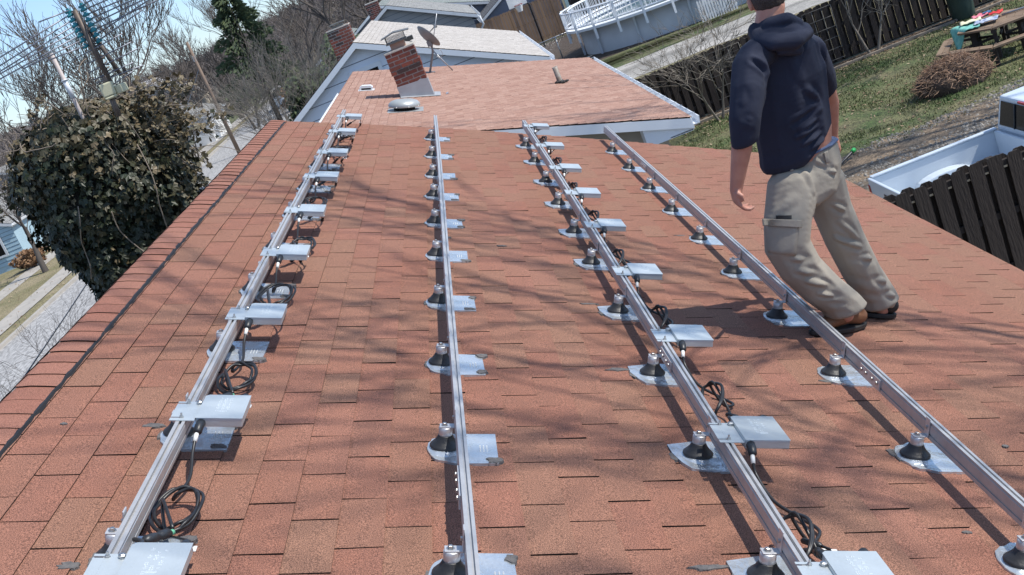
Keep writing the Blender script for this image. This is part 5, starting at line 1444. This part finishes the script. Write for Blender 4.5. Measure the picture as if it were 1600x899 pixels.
patch('pocket_flap',[(1192,342,0),(1252,344,0),(1252,356,0),(1193,353,0)],5.2,.013,khaki,trz,th=.008,src=trz)
patch('pouch',[(1213,337,0),(1237,337,0),(1237,343,0),(1213,343,0)],5.2,.010,shoe_b,trz,th=.01,src=trz)
patch('belt_loop',[(1287,238,0),(1293,236,0),(1296,254,0),(1291,256,0)],5.2,.008,khaki,trz,src=trz)
patch('belt_loop',[(1233,255,0),(1238,254,0),(1240,266,0),(1235,267,0)],5.2,.008,khaki,trz,src=trz)
wb=fuse('underwear_band',[[(P(1262,235,5.50),(.156,.116,.012)),(P(1261,232,5.50),(.155,.115,.010))]],mat('blue_grey_band',(.10,.14,.24),rough=.8),man,voxel=.006,smooth=2)
# --- sweatshirt
hf=[]
for a,b,Y,w_,am in (((1225,80),(1262,140),5.28,.022,.012),((1232,85),(1275,150),5.30,.016,-.012),((1262,140),(1300,165),5.34,.016,.012),((1285,60),(1290,120),5.5,.014,.010),((1275,70),(1278,130),5.42,.014,.008),
    ((1252,205),(1300,172),5.34,.012,.012),((1245,215),(1302,188),5.34,.011,.012),((1255,226),(1300,200),5.35,.010,.012),((1262,236),(1298,212),5.36,.009,.010),((1240,195),(1295,160),5.34,.014,-.010),((1190,90),(1202,130),5.25,.018,.010),((1172,90),(1198,112),5.22,.013,-.010),((1205,95),(1215,130),5.25,.02,.008),((1150,110),(1160,160),5.15,.02,.007),((1150,205),(1182,212),5.13,.012,.008),((1150,220),(1182,218),5.13,.010,.008),((1195,120),(1196,200),5.26,.014,-.012),((1210,160),(1250,180),5.28,.02,.007),((1155,180),(1185,190),5.13,.012,.006)):
    fold(a,b,Y,w_,am,hf)
sw=fuse('sweatshirt',[
  [(P(1210,60,5.44),(.12,.085,.05)),(P(1222,86,5.45),(.178,.12,.06)),(P(1230,125,5.46),(.195,.135,.08)),(P(1236,180,5.47),(.190,.140,.08)),(P(1243,225,5.48),(.186,.140,.06)),(P(1243,243,5.48),(.182,.138,.04)),(P(1243,252,5.48),(.168,.125,.025))],
  [(P(1205,66,5.40),.075),(P(1178,90,5.33),(.080,.085,.075)),(P(1172,106,5.30),(.086,.088,.085)),(P(1168,140,5.25),(.080,.085,.08)),(P(1164,185,5.22),(.076,.078,.07)),(P(1164,213,5.23),(.069,.070,.05)),(P(1163,224,5.23),(.062,.064,.02))],
  [(P(1215,66,5.50),.075),(P(1264,80,5.56),(.082,.09,.08)),(P(1287,118,5.66),(.058,.07,.07)),(P(1293,150,5.74),(.052,.06,.06)),(P(1295,166,5.80),(.046,.055,.04))],
 ],navy,man,voxel=.0078,smooth=4,folds=hf,
 cuts=[(P(1303,193,5.4),V((.56,0,-.83)).normalized())])
hd=fuse('hood',[
  [(P(1182,50,5.42),(.040,.05,.045)),(P(1190,62,5.33),(.040,.045,.035)),(P(1215,66,5.27),(.055,.05,.038)),(P(1240,64,5.27),(.055,.05,.040)),(P(1258,52,5.33),(.038,.05,.034)),(P(1256,45,5.45),(.032,.05,.03))],
  [(P(1192,42,5.40),(.035,.05,.03)),(P(1205,36,5.35),(.040,.045,.028)),(P(1225,30,5.34),(.045,.045,.028)),(P(1242,38,5.38),(.040,.05,.028)),(P(1250,46,5.45),(.03,.05,.028))],
  [(P(1205,50,5.34),(.05,.04,.035)),(P(1235,50,5.33),(.055,.045,.035))],
  [(P(1228,76,5.29),(.05,.035,.03)),(P(1246,78,5.31),(.030,.03,.028))],
 ],navy,sw,voxel=.006,smooth=2)
# --- shoes
def shoe(name,heel,toe,m,sole,parent):
    up=UN; d=(toe-heel).normalized(); s_=up.cross(d).normalized(); L=(toe-heel).length
    Mx=Matrix(((d.x,s_.x,up.x,heel.x),(d.y,s_.y,up.y,heel.y),(d.z,s_.z,up.z,heel.z),(0,0,0,1)))
    out=[]; n=24
    for k in range(n):
        a=2*math.pi*k/n; x=.5*L+math.cos(a)*.5*L; wd=.047+.011*math.sin((x/L)*math.pi*.9+.3)
        out.append((x,math.sin(a)*wd*(1 if abs(math.cos(a))<.8 else 1)))
    mb=MB(); mb.prism(out,2,.012,.036,M=Mx); o=mb.build(name,sole,parent,bevel=.005)
    ch=[[(Mx@V((L*.16,0,.072)),(.046,.045,.042)),(Mx@V((L*.38,0,.088)),(.048,.045,.048)),(Mx@V((L*.64,0,.066)),(.048,.047,.036)),(Mx@V((L*.85,0,.052)),(.042,.045,.028))],[(Mx@V((L*.2,0,.07)),.042),(Mx@V((L*.22,0,.12)),.040)]]
    u_=fuse('upper',ch,m,o,voxel=.006,smooth=2); return o
def onroof(px,py,h=0):
    r_=ray(px,py); return CAM+r_*((-1.67+h)/UN.dot(r_))
shoe('left_shoe',onroof(1352,513),onroof(1264,527),shoe_t,shoe_b,man)
shoe('right_shoe',onroof(1400,500),onroof(1325,492),shoe_b,shoe_b,man)
COL.objects.link(man)
fl_=onroof(1320,515); 
for ch in list(man.children): pass
man.location=fl_
inv=Matrix.Translation(-fl_)
for ch in man.children: ch.matrix_parent_inverse=inv
